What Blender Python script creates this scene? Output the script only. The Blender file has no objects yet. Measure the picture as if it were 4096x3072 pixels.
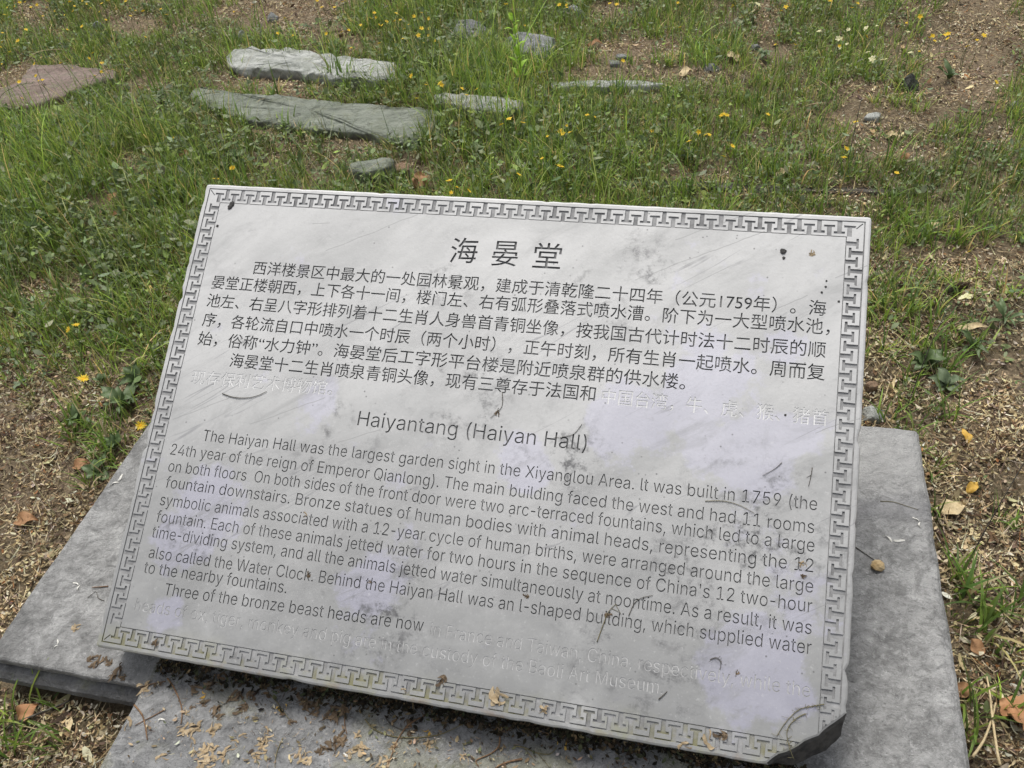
import bpy, bmesh, math, random
import numpy as np
from mathutils import Vector, Matrix, noise
from mathutils.geometry import delaunay_2d_cdt

rnd = random.Random(7)
rng = np.random.default_rng(11)
scn = bpy.context.scene
C = scn.collection

# ------------------------------------------------------------------ camera
F_PX, YAW, PITCH, ROLL = 3477.457, 0.2899, 0.7635, -0.1087
CAM = Vector((0.7886, -0.4657, 1.1229))
CAM_R = (Matrix.Rotation(YAW, 3, 'Z') @ Matrix.Rotation(math.pi / 2 - PITCH, 3, 'X') @ Matrix.Rotation(ROLL, 3, 'Z'))
cam = bpy.data.cameras.new('camera')
cam.sensor_width = 36.0
cam.lens = 36.0 * F_PX / 4096.0
cam.clip_start, cam.clip_end = 0.02, 500
cam_o = bpy.data.objects.new('camera', cam)
C.objects.link(cam_o)
cam_o.matrix_world = Matrix.Translation(CAM) @ CAM_R.to_4x4()
scn.camera = cam_o

# ------------------------------------------------------------------ light
SUN_EL, SUN_AZ = math.radians(66), math.radians(-28)     # azimuth from +Y towards +X
sun_dir = Vector((math.sin(SUN_AZ) * math.cos(SUN_EL), math.cos(SUN_AZ) * math.cos(SUN_EL), math.sin(SUN_EL)))
world = bpy.data.worlds.new('World')
scn.world = world
world.use_nodes = True
wn, wl = world.node_tree.nodes, world.node_tree.links
wn.clear()
sky = wn.new('ShaderNodeTexSky')
sky.sky_type = 'NISHITA'
sky.sun_disc = False
sky.sun_elevation = SUN_EL
sky.sun_rotation = SUN_AZ
sky.air_density, sky.dust_density, sky.ozone_density = 1.0, 4.0, 0.5
hs = wn.new('ShaderNodeHueSaturation')
hs.inputs['Saturation'].default_value = 0.25            # thin overcast: a nearly white sky
bg = wn.new('ShaderNodeBackground')
bg.inputs['Strength'].default_value = 0.125
wo = wn.new('ShaderNodeOutputWorld')
wl.new(sky.outputs[0], hs.inputs['Color'])
wl.new(hs.outputs[0], bg.inputs['Color'])
wl.new(bg.outputs[0], wo.inputs['Surface'])
sl = bpy.data.lights.new('sun', 'SUN')
sl.energy = 2.0
sl.angle = math.radians(22)
sl.color = (1.0, 0.965, 0.90)
so = bpy.data.objects.new('sun', sl)
C.objects.link(so)
so.rotation_euler = sun_dir.to_track_quat('Z', 'Y').to_euler()
scn.view_settings.view_transform = 'Standard'
scn.view_settings.look = 'None'
scn.view_settings.exposure = 0.45
scn.view_settings.gamma = 1.0

# ------------------------------------------------------------------ helpers
def ray(px, py):
    return (CAM_R @ Vector(((px - 2048) / F_PX, -(py - 1536) / F_PX, -1.0)))

def at(px, py, z=0.0):
    d = ray(px, py)
    return CAM + d * ((z - CAM.z) / d.z)

TILT, SLAB_H = 0.5523, 0.7144
S_O = Vector((0, 0, 0.06))
S_U = Vector((0, math.cos(TILT), math.sin(TILT)))
S_N = Vector((0, -math.sin(TILT), math.cos(TILT)))
SLAB_M = Matrix.Translation(S_O) @ Matrix.Rotation(TILT, 4, 'X')

def slab_uv(px, py):
    d = ray(px, py)
    P = CAM + d * ((S_O - CAM).dot(S_N) / d.dot(S_N))
    return P.x, (P - S_O).dot(S_U)

def project(X, Y, Z):
    """world arrays -> photo pixel arrays (used to read the cover map)."""
    R = np.array(CAM_R.transposed())
    P = np.stack([X - CAM.x, Y - CAM.y, Z - CAM.z])
    d = R @ P
    w = -d[2]
    w = np.where(w < 0.05, 0.05, w)
    return 2048 + F_PX * d[0] / w, 1536 - F_PX * d[1] / w

def tag(o, label=None, cat=None, group=None, kind=None):
    if label: o['label'] = label
    if cat: o['category'] = cat
    if group: o['group'] = group
    if kind: o['kind'] = kind
    return o

def empty(name, mat=None, loc=None):
    o = bpy.data.objects.new(name, None)
    o.empty_display_size = 0.05
    C.objects.link(o)
    if mat is not None: o.matrix_world = mat
    if loc is not None: o.location = loc
    return o

def mesh_obj(name, verts, faces, mat, parent=None, smooth=True, colors=None):
    me = bpy.data.meshes.new(name)
    me.from_pydata([tuple(v) for v in verts], [], [tuple(f) for f in faces])
    if smooth:
        me.polygons.foreach_set('use_smooth', np.ones(len(me.polygons), dtype=bool))
    if colors is not None:
        a = me.color_attributes.new('Col', 'FLOAT_COLOR', 'POINT')
        a.data.foreach_set('color', np.asarray(colors, dtype=np.float32).ravel())
    me.update()
    o = bpy.data.objects.new(name, me)
    for m in (mat if isinstance(mat, (list, tuple)) else [mat]):
        me.materials.append(m)
    C.objects.link(o)
    if parent is not None: o.parent = parent
    return o

def quad_mesh(name, V, Q, mat, colors=None, smooth=True):
    """big numpy mesh: V (n,3), Q (m,4)."""
    me = bpy.data.meshes.new(name)
    me.vertices.add(len(V))
    me.vertices.foreach_set('co', V.astype(np.float32).ravel())
    m = len(Q)
    me.loops.add(m * 4)
    me.loops.foreach_set('vertex_index', Q.astype(np.int32).ravel())
    me.polygons.add(m)
    me.polygons.foreach_set('loop_start', np.arange(0, m * 4, 4, dtype=np.int32))
    if smooth:
        me.polygons.foreach_set('use_smooth', np.ones(m, dtype=bool))
    me.update(calc_edges=True)
    if colors is not None:
        a = me.color_attributes.new('Col', 'FLOAT_COLOR', 'POINT')
        a.data.foreach_set('color', colors.astype(np.float32).ravel())
    o = bpy.data.objects.new(name, me)
    me.materials.append(mat)
    C.objects.link(o)
    return o

class NT:
    """small wrapper for writing node materials."""
    def __init__(self, name):
        self.m = bpy.data.materials.new(name)
        self.m.use_nodes = True
        self.n = self.m.node_tree.nodes
        self.l = self.m.node_tree.links
        self.n.clear()
        self.out = self.n.new('ShaderNodeOutputMaterial')
        self.co = self.n.new('ShaderNodeTexCoord').outputs['Object']
    def put(self, sock, v):
        if hasattr(v, 'is_output'): self.l.new(v, sock)
        elif isinstance(v, (tuple, list)) and len(v) == 3 and len(sock.default_value) == 4: sock.default_value = (*v, 1)
        else: sock.default_value = v
    def math(self, op, a, b=0.0, c=None, clamp=False):
        n = self.n.new('ShaderNodeMath'); n.operation = op; n.use_clamp = clamp
        self.put(n.inputs[0], a); self.put(n.inputs[1], b)
        if c is not None: self.put(n.inputs[2], c)
        return n.outputs[0]
    def map(self, vec=None, rot=(0, 0, 0), scale=(1, 1, 1), loc=(0, 0, 0)):
        if any(rot) and any(scale[i] != scale[0] for i in (1, 2)):   # turn first, then stretch
            vec = self.map(vec, tuple(-r for r in rot)); rot = (0, 0, 0)
        n = self.n.new('ShaderNodeMapping')
        n.inputs['Rotation'].default_value = rot; n.inputs['Scale'].default_value = scale; n.inputs['Location'].default_value = loc
        self.l.new(vec or self.co, n.inputs['Vector'])
        return n.outputs[0]
    def noise(self, scale, detail=4, rough=0.55, vec=None, dist=0.0):
        n = self.n.new('ShaderNodeTexNoise')
        n.inputs['Scale'].default_value = scale; n.inputs['Detail'].default_value = detail
        n.inputs['Roughness'].default_value = rough; n.inputs['Distortion'].default_value = dist
        self.l.new(vec or self.co, n.inputs['Vector'])
        return n.outputs['Fac']
    def voronoi(self, scale, vec=None, feature='F1', out='Distance'):
        n = self.n.new('ShaderNodeTexVoronoi'); n.feature = feature
        n.inputs['Scale'].default_value = scale
        self.l.new(vec or self.co, n.inputs['Vector'])
        return n.outputs[out]
    def ramp(self, f, lo, hi, a=0.0, b=1.0):
        n = self.n.new('ShaderNodeMapRange'); n.interpolation_type = 'SMOOTHSTEP'
        self.put(n.inputs[0], f)
        n.inputs[1].default_value = lo; n.inputs[2].default_value = hi; n.inputs[3].default_value = a; n.inputs[4].default_value = b
        return n.outputs[0]
    def mix(self, f, a, b):
        n = self.n.new('ShaderNodeMix'); n.data_type = 'RGBA'
        self.put(n.inputs[0], f); self.put(n.inputs[6], a); self.put(n.inputs[7], b)
        return n.outputs[2]
    def sep(self, vec=None):
        n = self.n.new('ShaderNodeSeparateXYZ'); self.l.new(vec or self.co, n.inputs[0])
        return n.outputs
    def attr(self, name='Col'):
        n = self.n.new('ShaderNodeAttribute'); n.attribute_name = name
        return n.outputs['Color']
    def rand(self):
        return self.n.new('ShaderNodeObjectInfo').outputs['Random']
    def bump(self, h, strength=0.3, dist=0.01):
        n = self.n.new('ShaderNodeBump'); n.inputs['Strength'].default_value = strength; n.inputs['Distance'].default_value = dist
        self.l.new(h, n.inputs['Height'])
        return n.outputs[0]
    def bsdf(self, col, rough=0.7, spec=0.3, normal=None, translucent=0.0):
        p = self.n.new('ShaderNodeBsdfPrincipled')
        self.put(p.inputs['Base Color'], col); self.put(p.inputs['Roughness'], rough)
        p.inputs['Specular IOR Level'].default_value = spec
        if normal is not None: self.l.new(normal, p.inputs['Normal'])
        s = p.outputs[0]
        if translucent:
            t = self.n.new('ShaderNodeBsdfTranslucent'); self.put(t.inputs['Color'], col)
            x = self.n.new('ShaderNodeMixShader'); x.inputs[0].default_value = translucent
            self.l.new(s, x.inputs[1]); self.l.new(t.outputs[0], x.inputs[2]); s = x.outputs[0]
        self.l.new(s, self.out.inputs['Surface'])
        return self.m
    def blob(self, u, v, r):
        """soft round mask at (u, v) of the object's own plane."""
        x, y, _ = self.sep()
        dx = self.math('SUBTRACT', x, u); dy = self.math('SUBTRACT', y, v)
        d = self.math('SQRT', self.math('ADD', self.math('MULTIPLY', dx, dx), self.math('MULTIPLY', dy, dy)))
        return self.ramp(d, 0.0, r, 1.0, 0.0)
    def segment(self, a, b, w):
        """thin line mask from a to b (wobbling a little)."""
        x, y, _ = self.sep()
        wob = self.math('MULTIPLY', self.math('SUBTRACT', self.noise(25, 2), 0.5), 0.006)
        L = math.hypot(b[0] - a[0], b[1] - a[1]); tx, ty = (b[0] - a[0]) / L, (b[1] - a[1]) / L
        dx = self.math('SUBTRACT', x, a[0]); dy = self.math('SUBTRACT', y, a[1])
        s = self.math('ADD', self.math('MULTIPLY', dx, tx), self.math('MULTIPLY', dy, ty))
        d = self.math('ABSOLUTE', self.math('ADD', self.math('SUBTRACT', self.math('MULTIPLY', dx, -ty), self.math('MULTIPLY', dy, -tx)), wob))
        line = self.math('LESS_THAN', d, w)
        ins = self.math('MULTIPLY', self.math('GREATER_THAN', s, 0.0), self.math('LESS_THAN', s, L))
        return self.math('MULTIPLY', line, ins)

# ------------------------------------------------------------------ ground height
def gh(x, y):
    h = 0.020 * noise.noise((x * 0.9, y * 0.9, 3.1)) + 0.008 * noise.noise((x * 4, y * 4, 7.7))
    dx = max(-0.25 - x, 0, x - 1.2); dy = max(-0.75 - y, 0, y - 0.7)
    k = min(1.0, math.hypot(dx, dy) / 0.4)
    return -0.078 + h * k

GN = 200
GX0, GX1, GY0, GY1 = -4.5, 4.5, -2.5, 6.5
_gx = np.linspace(GX0, GX1, GN); _gy = np.linspace(GY0, GY1, GN)
GH = np.array([[gh(x, y) for x in _gx] for y in _gy])
def gh_arr(X, Y):
    fx = np.clip((X - GX0) / (GX1 - GX0) * (GN - 1), 0, GN - 1.001); fy = np.clip((Y - GY0) / (GY1 - GY0) * (GN - 1), 0, GN - 1.001)
    i, j = fx.astype(int), fy.astype(int); a, b = fx - i, fy - j
    return GH[j, i] * (1 - a) * (1 - b) + GH[j, i + 1] * a * (1 - b) + GH[j + 1, i] * (1 - a) * b + GH[j + 1, i + 1] * a * b
def ground_at(px, py, dz=0.0):
    P = at(px, py, -0.078 + dz)
    for _ in range(3):
        P = at(px, py, float(gh_arr(np.array([P.x]), np.array([P.y]))[0]) + dz)
    return P

# ------------------------------------------------------------------ materials
def m_marble():
    t = NT('white_marble')
    x, y, z = t.sep()
    low = t.ramp(y, 0.56, -0.04)                                  # dirt and painted-in soft shade darken the lower half of the slab
    cloud = t.noise(4.5, 6, 0.62, t.map(rot=(0, 0, 0.6), scale=(1.0, 2.2, 1)), 0.3)
    col = t.mix(t.ramp(cloud, 0.30, 0.66), (0.40, 0.402, 0.40), (0.525, 0.525, 0.522))
    grime_shade = t.noise(5.5, 6, 0.7, t.map(loc=(9, 4, 0)))
    col = t.mix(t.math('MULTIPLY', t.math('MULTIPLY', low, t.ramp(grime_shade, 0.08, 0.58)), 0.90), col, (0.205, 0.207, 0.206))
    # lilac tinge in patches
    lb = None
    for (u, v, r) in ((0.80, 0.45, 0.15), (0.86, 0.38, 0.13), (0.72, 0.40, 0.11), (0.90, 0.12, 0.12), (0.95, 0.19, 0.10), (0.12, 0.23, 0.10), (0.09, 0.16, 0.08), (0.38, 0.14, 0.09), (0.26, 0.38, 0.07), (0.10, 0.06, 0.05), (0.90, 0.52, 0.07), (0.57, 0.33, 0.07)):
        b = t.blob(u, v, r); lb = b if lb is None else t.math('MAXIMUM', lb, b)
    lil = t.ramp(t.math('MULTIPLY_ADD', t.math('SUBTRACT', t.noise(9, 6, 0.7, t.map(loc=(5.3, 2.1, 0))), 0.5), 3.0, lb), 0.34, 0.62)
    col = t.mix(t.math('MULTIPLY', lil, 0.34), col, t.mix(low, (0.53, 0.52, 0.68), (0.40, 0.39, 0.55)))
    grey = t.noise(8.0, 7, 0.72, t.map(rot=(0, 0, 0.62), scale=(0.8, 2.2, 1), loc=(3, 1, 0)), 0.6)
    col = t.mix(t.math('MULTIPLY', t.ramp(grey, 0.50, 0.72), t.math('MULTIPLY_ADD', low, 0.35, 0.38)), col, (0.23, 0.232, 0.232))
    smudge = t.noise(34, 7, 0.8, t.map(rot=(0, 0, 0.62), scale=(0.9, 1.5, 1), loc=(8, 2, 0)), 0.5)
    col = t.mix(t.math('MULTIPLY', t.ramp(smudge, 0.54, 0.74), t.math('MULTIPLY_ADD', low, 0.30, 0.30)), col, (0.20, 0.20, 0.20))
    grain = t.noise(240, 3, 0.7)
    col = t.mix(t.ramp(grain, 0.52, 0.75, 0.0, 0.22), col, (0.26, 0.26, 0.26))
    col = t.mix(t.ramp(t.noise(170, 3, 0.7, t.map(loc=(1, 1, 1))), 0.58, 0.75, 0.0, 0.30), col, (0.62, 0.62, 0.62))
    # fine natural veins running up to the right
    vn = t.noise(2.2, 4, 0.5, t.map(rot=(0, 0, 0.60), scale=(0.35, 5.5, 1)), 0.15)
    vein = t.ramp(t.math('ABSOLUTE', t.math('SUBTRACT', vn, 0.52)), 0.004, 0.0005)
    brk = t.ramp(t.noise(9, 3, 0.6, t.map(loc=(1, 7, 0))), 0.48, 0.62)
    col = t.mix(t.math('MULTIPLY', t.math('MULTIPLY', vein, brk), 0.7), col, (0.22, 0.22, 0.23))
    seg = None
    for (p0, p1) in (((1303, 1003), (1671, 859)), ((2540, 1120), (3060, 925)), ((3100, 1240), (3230, 1180)), ((690, 1678), (930, 1585)), ((1000, 1700), (1300, 1588)),
                     ((1350, 1770), (1520, 1718)), ((2700, 960), (3180, 790)), ((620, 1925), (990, 1800)), ((3340, 1110), (3470, 1062)), ((3260, 1730), (3440, 1672)), ((1320, 890), (1250, 893))):
        s = t.segment(slab_uv(*p0), slab_uv(*p1), 0.0006)
        seg = s if seg is None else t.math('MAXIMUM', seg, s)
    col = t.mix(t.math('MULTIPLY', seg, 0.62), col, (0.25, 0.25, 0.25))
    # dark mould: specks everywhere, dense on the lower right
    bl = None
    for (u, v, r) in ((0.87, 0.275, 0.16), (0.93, 0.23, 0.12), (0.80, 0.22, 0.14), (0.62, 0.335, 0.10), (0.42, 0.10, 0.16), (0.47, 0.42, 0.12), (0.30, 0.33, 0.10), (0.68, 0.60, 0.12), (0.42, 0.57, 0.06), (0.10, 0.46, 0.05), (0.75, 0.10, 0.16), (0.10, 0.16, 0.08)):
        b = t.blob(u, v, r); bl = b if bl is None else t.math('MAXIMUM', bl, b)
    sp = t.math('MULTIPLY', t.ramp(t.noise(40, 6, 0.8), 0.47, 0.64), t.ramp(t.noise(13, 3, 0.6, t.map(loc=(2, 2, 0))), 0.42, 0.58))
    col = t.mix(t.math('MULTIPLY', t.math('MULTIPLY', sp, bl), 0.95), col, (0.085, 0.085, 0.088))
    dots = t.math('MULTIPLY', t.ramp(t.voronoi(70), 0.12, 0.05), t.ramp(t.noise(11, 2, 0.5, t.map(loc=(4, 4, 0))), 0.48, 0.58))
    col = t.mix(t.math('MULTIPLY', dots, 0.7), col, (0.09, 0.09, 0.09))
    # moss and rust along the bottom edge
    edge = t.ramp(y, 0.050, 0.0)
    moss = t.math('MULTIPLY', edge, t.ramp(t.noise(13, 5, 0.7, t.map(loc=(6, 0, 0))), 0.46, 0.66))
    col = t.mix(t.math('MULTIPLY', moss, 0.7), col, (0.27, 0.27, 0.15))
    rust = t.math('MULTIPLY', t.ramp(y, 0.016, -0.004), t.ramp(t.noise(18, 4, 0.7, t.map(loc=(0, 3, 0))), 0.50, 0.66))
    col = t.mix(t.math('MULTIPLY', rust, 0.75), col, (0.21, 0.13, 0.07))
    col = t.mix(t.math('MULTIPLY', t.ramp(z, -0.006, -0.03), 0.55), col, (0.20, 0.195, 0.18))   # never-cleaned sides
    h = t.math('ADD', t.noise(60, 5, 0.6), t.math('MULTIPLY', t.noise(300, 3), 0.35))
    rough = t.ramp(t.noise(12, 4), 0.3, 0.7, 0.42, 0.56)
    return t.bsdf(col, rough, 0.7, t.bump(h, 0.10, 0.004))

def m_paint(name, lo, hi, wear):
    t = NT(name)
    n = t.noise(28, 5, 0.7)
    col = t.mix(t.ramp(n, 0.3, 0.7), lo, hi)
    w = t.math('MULTIPLY', t.ramp(t.noise(7, 6, 0.75, t.map(loc=(3, 8, 0))), 0.46, 0.70), t.ramp(t.noise(120, 3, 0.7), 0.25, 0.60))
    col = t.mix(t.math('MULTIPLY', w, wear), col, (0.36, 0.36, 0.36))
    x, y, z = t.sep()
    moss = t.math('MULTIPLY', t.ramp(y, 0.045, 0.01), t.ramp(t.noise(22, 4, 0.6, t.map(loc=(6, 0, 0))), 0.42, 0.62))
    col = t.mix(t.math('MULTIPLY', moss, 0.8), col, (0.20, 0.19, 0.09))
    return t.bsdf(col, 0.8, 0.2, t.bump(t.noise(160, 4), 0.3, 0.002))

def m_greystone(name, a, b, dark, pale=0.0):
    t = NT(name)
    n1 = t.noise(5, 6, 0.65, t.map(rot=(0, 0, 0.25), scale=(0.7, 1.6, 1)))
    col = t.mix(t.ramp(n1, 0.3, 0.72), a, b)
    mot = t.noise(38, 6, 0.75, t.map(rot=(0, 0, 0.5), scale=(0.95, 1.2, 1)), 0.6)
    col = t.mix(t.math('MULTIPLY', t.ramp(mot, 0.40, 0.66), 0.70), col, dark)
    if not pale:
        col = t.mix(t.math('MULTIPLY', t.ramp(t.noise(9, 4, 0.6, t.map(loc=(4, 1, 0))), 0.50, 0.64), 0.55), col, (0.25, 0.25, 0.17))       # dried yellow-green film
    pit = t.noise(75, 5, 0.8, t.map(rot=(0, 0, 0.5), scale=(0.95, 1.15, 1), loc=(3, 3, 0)), 0.8)
    col = t.mix(t.math('MULTIPLY', t.ramp(pit, 0.50, 0.66), 0.45), col, tuple(0.7 * c for c in dark))
    col = t.mix(t.math('MULTIPLY', t.ramp(t.noise(60, 5, 0.8, t.map(loc=(6, 3, 0)), 0.6), 0.54, 0.70), 0.5), col, tuple(1.35 * c for c in b))
    fine = t.noise(170, 4, 0.8)
    col = t.mix(t.math('MULTIPLY', t.ramp(fine, 0.55, 0.75), 0.5), col, tuple(min(1, 1.5 * c) for c in b))
    col = t.mix(t.math('MULTIPLY', t.ramp(t.noise(210, 3, 0.7, t.map(loc=(2, 2, 2))), 0.58, 0.74), 0.55), col, tuple(0.45 * c for c in dark))
    if pale:
        x, y, z = t.sep()
        smut = t.math('MULTIPLY', t.ramp(t.noise(8, 5, 0.7, t.map(loc=(7, 3, 0))), 0.45, 0.68), t.ramp(x, -0.36, -0.50))
        col = t.mix(t.math('MULTIPLY', smut, 0.6), col, (0.075, 0.075, 0.073))
        wb = t.math('MULTIPLY_ADD', t.noise(6, 4), 0.10, t.math('ADD', y, 0.31))
        right = t.math('MULTIPLY', t.ramp(wb, 0.52, 0.59), t.ramp(x, 0.47, 0.52))
        col = t.mix(t.math('MULTIPLY', right, 0.6), col, (0.37, 0.37, 0.365))          # paler end of the base behind the vein
        band = t.math('MULTIPLY', t.ramp(t.math('ABSOLUTE', t.math('SUBTRACT', wb, 0.51)), 0.035, 0.0), t.ramp(x, 0.47, 0.52))
        col = t.mix(t.math('MULTIPLY', band, 0.5), col, (0.20, 0.20, 0.21))
    h = t.math('ADD', t.math('SUBTRACT', mot, t.math('MULTIPLY', pit, 0.8)), t.math('MULTIPLY', fine, 0.5))
    return t.bsdf(col, 0.72, 0.35, t.bump(h, 0.9, 0.006))

def m_rock(name, a, b, dark, scale=9):
    t = NT(name)
    n = t.noise(scale, 7, 0.68, t.map(rot=(0, 0, 0.3), scale=(0.7, 1.5, 1.5)), 0.5)
    col = t.mix(t.ramp(n, 0.3, 0.7), a, b)
    col = t.mix(t.math('MULTIPLY', t.ramp(t.noise(scale * 5, 6, 0.75, None, 0.8), 0.5, 0.72), 0.75), col, dark)
    lich = t.math('MULTIPLY', t.ramp(t.noise(scale * 1.7, 5, 0.7, t.map(loc=(4, 4, 4))), 0.50, 0.62), t.ramp(t.noise(scale * 9, 4, 0.7), 0.35, 0.6))
    col = t.mix(t.math('MULTIPLY', lich, 0.55), col, (0.17, 0.185, 0.12))
    x, y, z = t.sep()
    col = t.mix(t.math('MULTIPLY', t.ramp(t.math('MULTIPLY_ADD', t.noise(scale * 2, 4), 0.03, z), 0.035, 0.008), 0.7), col, (0.085, 0.065, 0.045))     # soil splashed on the foot
    crack = t.ramp(t.math('ABSOLUTE', t.math('SUBTRACT', t.noise(scale * 0.6, 4, 0.6, None, 1.0), 0.5)), 0.012, 0.001)
    col = t.mix(t.math('MULTIPLY', crack, 0.35), col, tuple(0.35 * c for c in dark))
    return t.bsdf(col, 0.85, 0.2, t.bump(t.math('ADD', t.noise(scale * 4, 8, 0.75, None, 0.6), t.math('MULTIPLY', t.voronoi(scale * 3, t.map(rot=(0, 0, 0.4), scale=(0.5, 1.4, 1))), 0.5)), 0.8, 0.02))

def m_vcol(name, rough=0.75, spec=0.2, translucent=0.0, var=0.25):
    t = NT(name)
    col = t.mix(t.math('MULTIPLY', t.ramp(t.noise(90, 3), 0.35, 0.7), var), t.attr(), (0.02, 0.02, 0.012))
    return t.bsdf(col, rough, spec, None, translucent)

def m_plain(name, a, b, scale=60, rough=0.75, translucent=0.0, spec=0.2, vary=0.0):
    t = NT(name)
    col = t.mix(t.ramp(t.noise(scale, 4, 0.6), 0.32, 0.68), a, b)
    if vary:
        r = t.rand()
        col = t.mix(t.math('MULTIPLY', r, vary), col, tuple(0.35 * c for c in a))
    return t.bsdf(col, rough, spec, t.bump(t.noise(scale * 2, 3), 0.3, 0.002), translucent)

def m_ground():
    t = NT('soil_and_litter')
    n = t.noise(140, 5, 0.8)
    col = t.mix(t.ramp(n, 0.35, 0.70), (0.115, 0.090, 0.062), (0.32, 0.25, 0.168))
    col = t.mix(t.math('MULTIPLY', t.ramp(t.noise(420, 3, 0.7), 0.55, 0.7), 0.7), col, (0.24, 0.17, 0.09))
    col = t.mix(t.ramp(t.noise(3, 4), 0.40, 0.70, 0.0, 0.5), col, (0.045, 0.042, 0.020))
    return t.bsdf(col, 0.95, 0.1, t.bump(n, 0.8, 0.010))

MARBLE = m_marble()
PALE_HIGH = m_plain('bare_cut_marble', (0.50, 0.50, 0.50), (0.68, 0.68, 0.68), 55)
PALE_LOW = m_plain('bare_cut_marble_lower', (0.33, 0.33, 0.33), (0.50, 0.50, 0.50), 55)  # darker copy, following the dirt and shade painted low on the slab
PAINT = m_paint('worn_grey_lettering_paint', (0.065, 0.066, 0.068), (0.21, 0.211, 0.213), 0.80)
FRETP = m_paint('worn_grey_fret_paint', (0.17, 0.17, 0.172), (0.34, 0.34, 0.342), 0.50)
BROKEN = m_plain('dark_broken_stone', (0.035, 0.035, 0.035), (0.075, 0.073, 0.07), 70, 0.9)  # near-black tone for the break and the crumbs
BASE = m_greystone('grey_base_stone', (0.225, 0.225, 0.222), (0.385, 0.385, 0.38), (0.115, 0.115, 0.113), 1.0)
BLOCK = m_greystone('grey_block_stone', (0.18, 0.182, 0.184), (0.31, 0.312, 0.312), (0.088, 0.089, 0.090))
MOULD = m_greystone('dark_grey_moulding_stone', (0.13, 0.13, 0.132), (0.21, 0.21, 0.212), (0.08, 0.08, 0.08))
GROUND = m_ground()

# ------------------------------------------------------------------ ground sheet
def build_ground():
    n = 260
    t = np.linspace(-1, 1, n)
    w = np.sign(t) * (np.abs(t) * 2.8 + 110 * np.clip(np.abs(t) - 0.86, 0, 1) ** 2 / 0.14 ** 2)
    xs, ys = -0.2 + w, 1.2 + w
    V = np.array([(x, y, (gh(x, y) if abs(x) < 4.4 and -2.4 < y < 6.4 else -0.078)) for y in ys for x in xs])
    idx = np.arange(n * n).reshape(n, n)
    Q = np.stack([idx[:-1, :-1], idx[:-1, 1:], idx[1:, 1:], idx[1:, :-1]], -1).reshape(-1, 4)
    tag(quad_mesh('ground', V, Q, GROUND), kind='structure')
build_ground()

# ------------------------------------------------------------------ inscribed slab
TEXT = []          # (string, first px, last px, cap height in slab units, kind, faded)
def line(s, a, b, h, cjk=False, faded=False): TEXT.append((s, slab_uv(*a), slab_uv(*b), h, cjk, faded))
line('海', (1795, 1051), (1903, 1053), 0.0405, True)
line('晏', (1963, 1062), (2065, 1066), 0.0405, True)
line('堂', (2128, 1070), (2239, 1076), 0.0405, True)
CH = 0.0222
line('西洋楼景区中最大的一处园林景观，建成于清乾隆二十四年（公元1759年）。海', (1009, 1097), (3303, 1265), CH, True)
line('晏堂正楼朝西，上下各十一间，楼门左、右有弧形叠落式喷水漕。阶下为一大型喷水池，', (843, 1154), (3318, 1340), CH, True)
line('池左、右呈八字形排列着十二生肖人身兽首青铜坐像，按我国古代计时法十二时辰的顺', (823, 1227), (3301, 1432), CH, True)
line('序，各轮流自口中喷水一个时辰（两个小时），正午时刻，所有生肖一起喷水。周而复', (806, 1304), (3298, 1523), CH, True)
line('始，俗称“水力钟”。海晏堂后工字形平台楼是附近喷泉群的供水楼。', (788, 1379), (2739, 1560), CH, True)
line('海晏堂十二生肖喷泉青铜头像，现有三尊存于法国和', (915, 1468), (2378, 1607), CH, True)
line('中国台湾，牛、虎、猴、猪首', (2404, 1614), (3311, 1706), CH, True, True)
line('现存保利艺术博物馆。', (761, 1535), (1326, 1582), CH, True, True)
line('Haiyantang (Haiyan Hall)', (1428, 1701), (2344, 1803), 0.0210)
EC = 0.0166
line('The Haiyan Hall was the largest garden sight in the Xiyanglou Area. It was built in 1759 (the', (808, 1763), (3268, 2042), EC)
line('24th year of the reign of Emperor Qianlong). The main building faced the west and had 11 rooms', (679, 1818), (3256, 2134), EC)
line('on both floors  On both sides of the front door were two arc-terraced fountains, which led to a large', (670, 1885), (3257, 2208), EC)
line('fountain downstairs. Bronze statues of human bodies with animal heads, representing the 12', (659, 1950), (3253, 2290), EC)
line('symbolic animals associated with a 12-year cycle of human births, were arranged around the large', (637, 2020), (3252, 2372), EC)
line("fountain. Each of these animals jetted water for two hours in the sequence of China's 12 two-hour", (622, 2087), (3248, 2451), EC)
line('time-dividing system, and all the animals jetted water simultaneously at noontime. As a result, it was', (604, 2149), (3246, 2538), EC)
line('also called the Water Clock. Behind the Haiyan Hall was an I-shaped building, which supplied water', (592, 2231), (3245, 2618), EC)
line('to the nearby fountains.', (572, 2291), (1144, 2374), EC)
line('Three of the bronze beast heads are now', (654, 2380), (1691, 2527), EC)
line('in France and Taiwan, China, respectively, while the', (1718, 2541), (3240, 2791), EC, False, True)
line('heads of ox, tiger, monkey and pig are in the custody of the Baoli Art Museum.', (537, 2441), (2651, 2777), EC, False, True)

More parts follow.
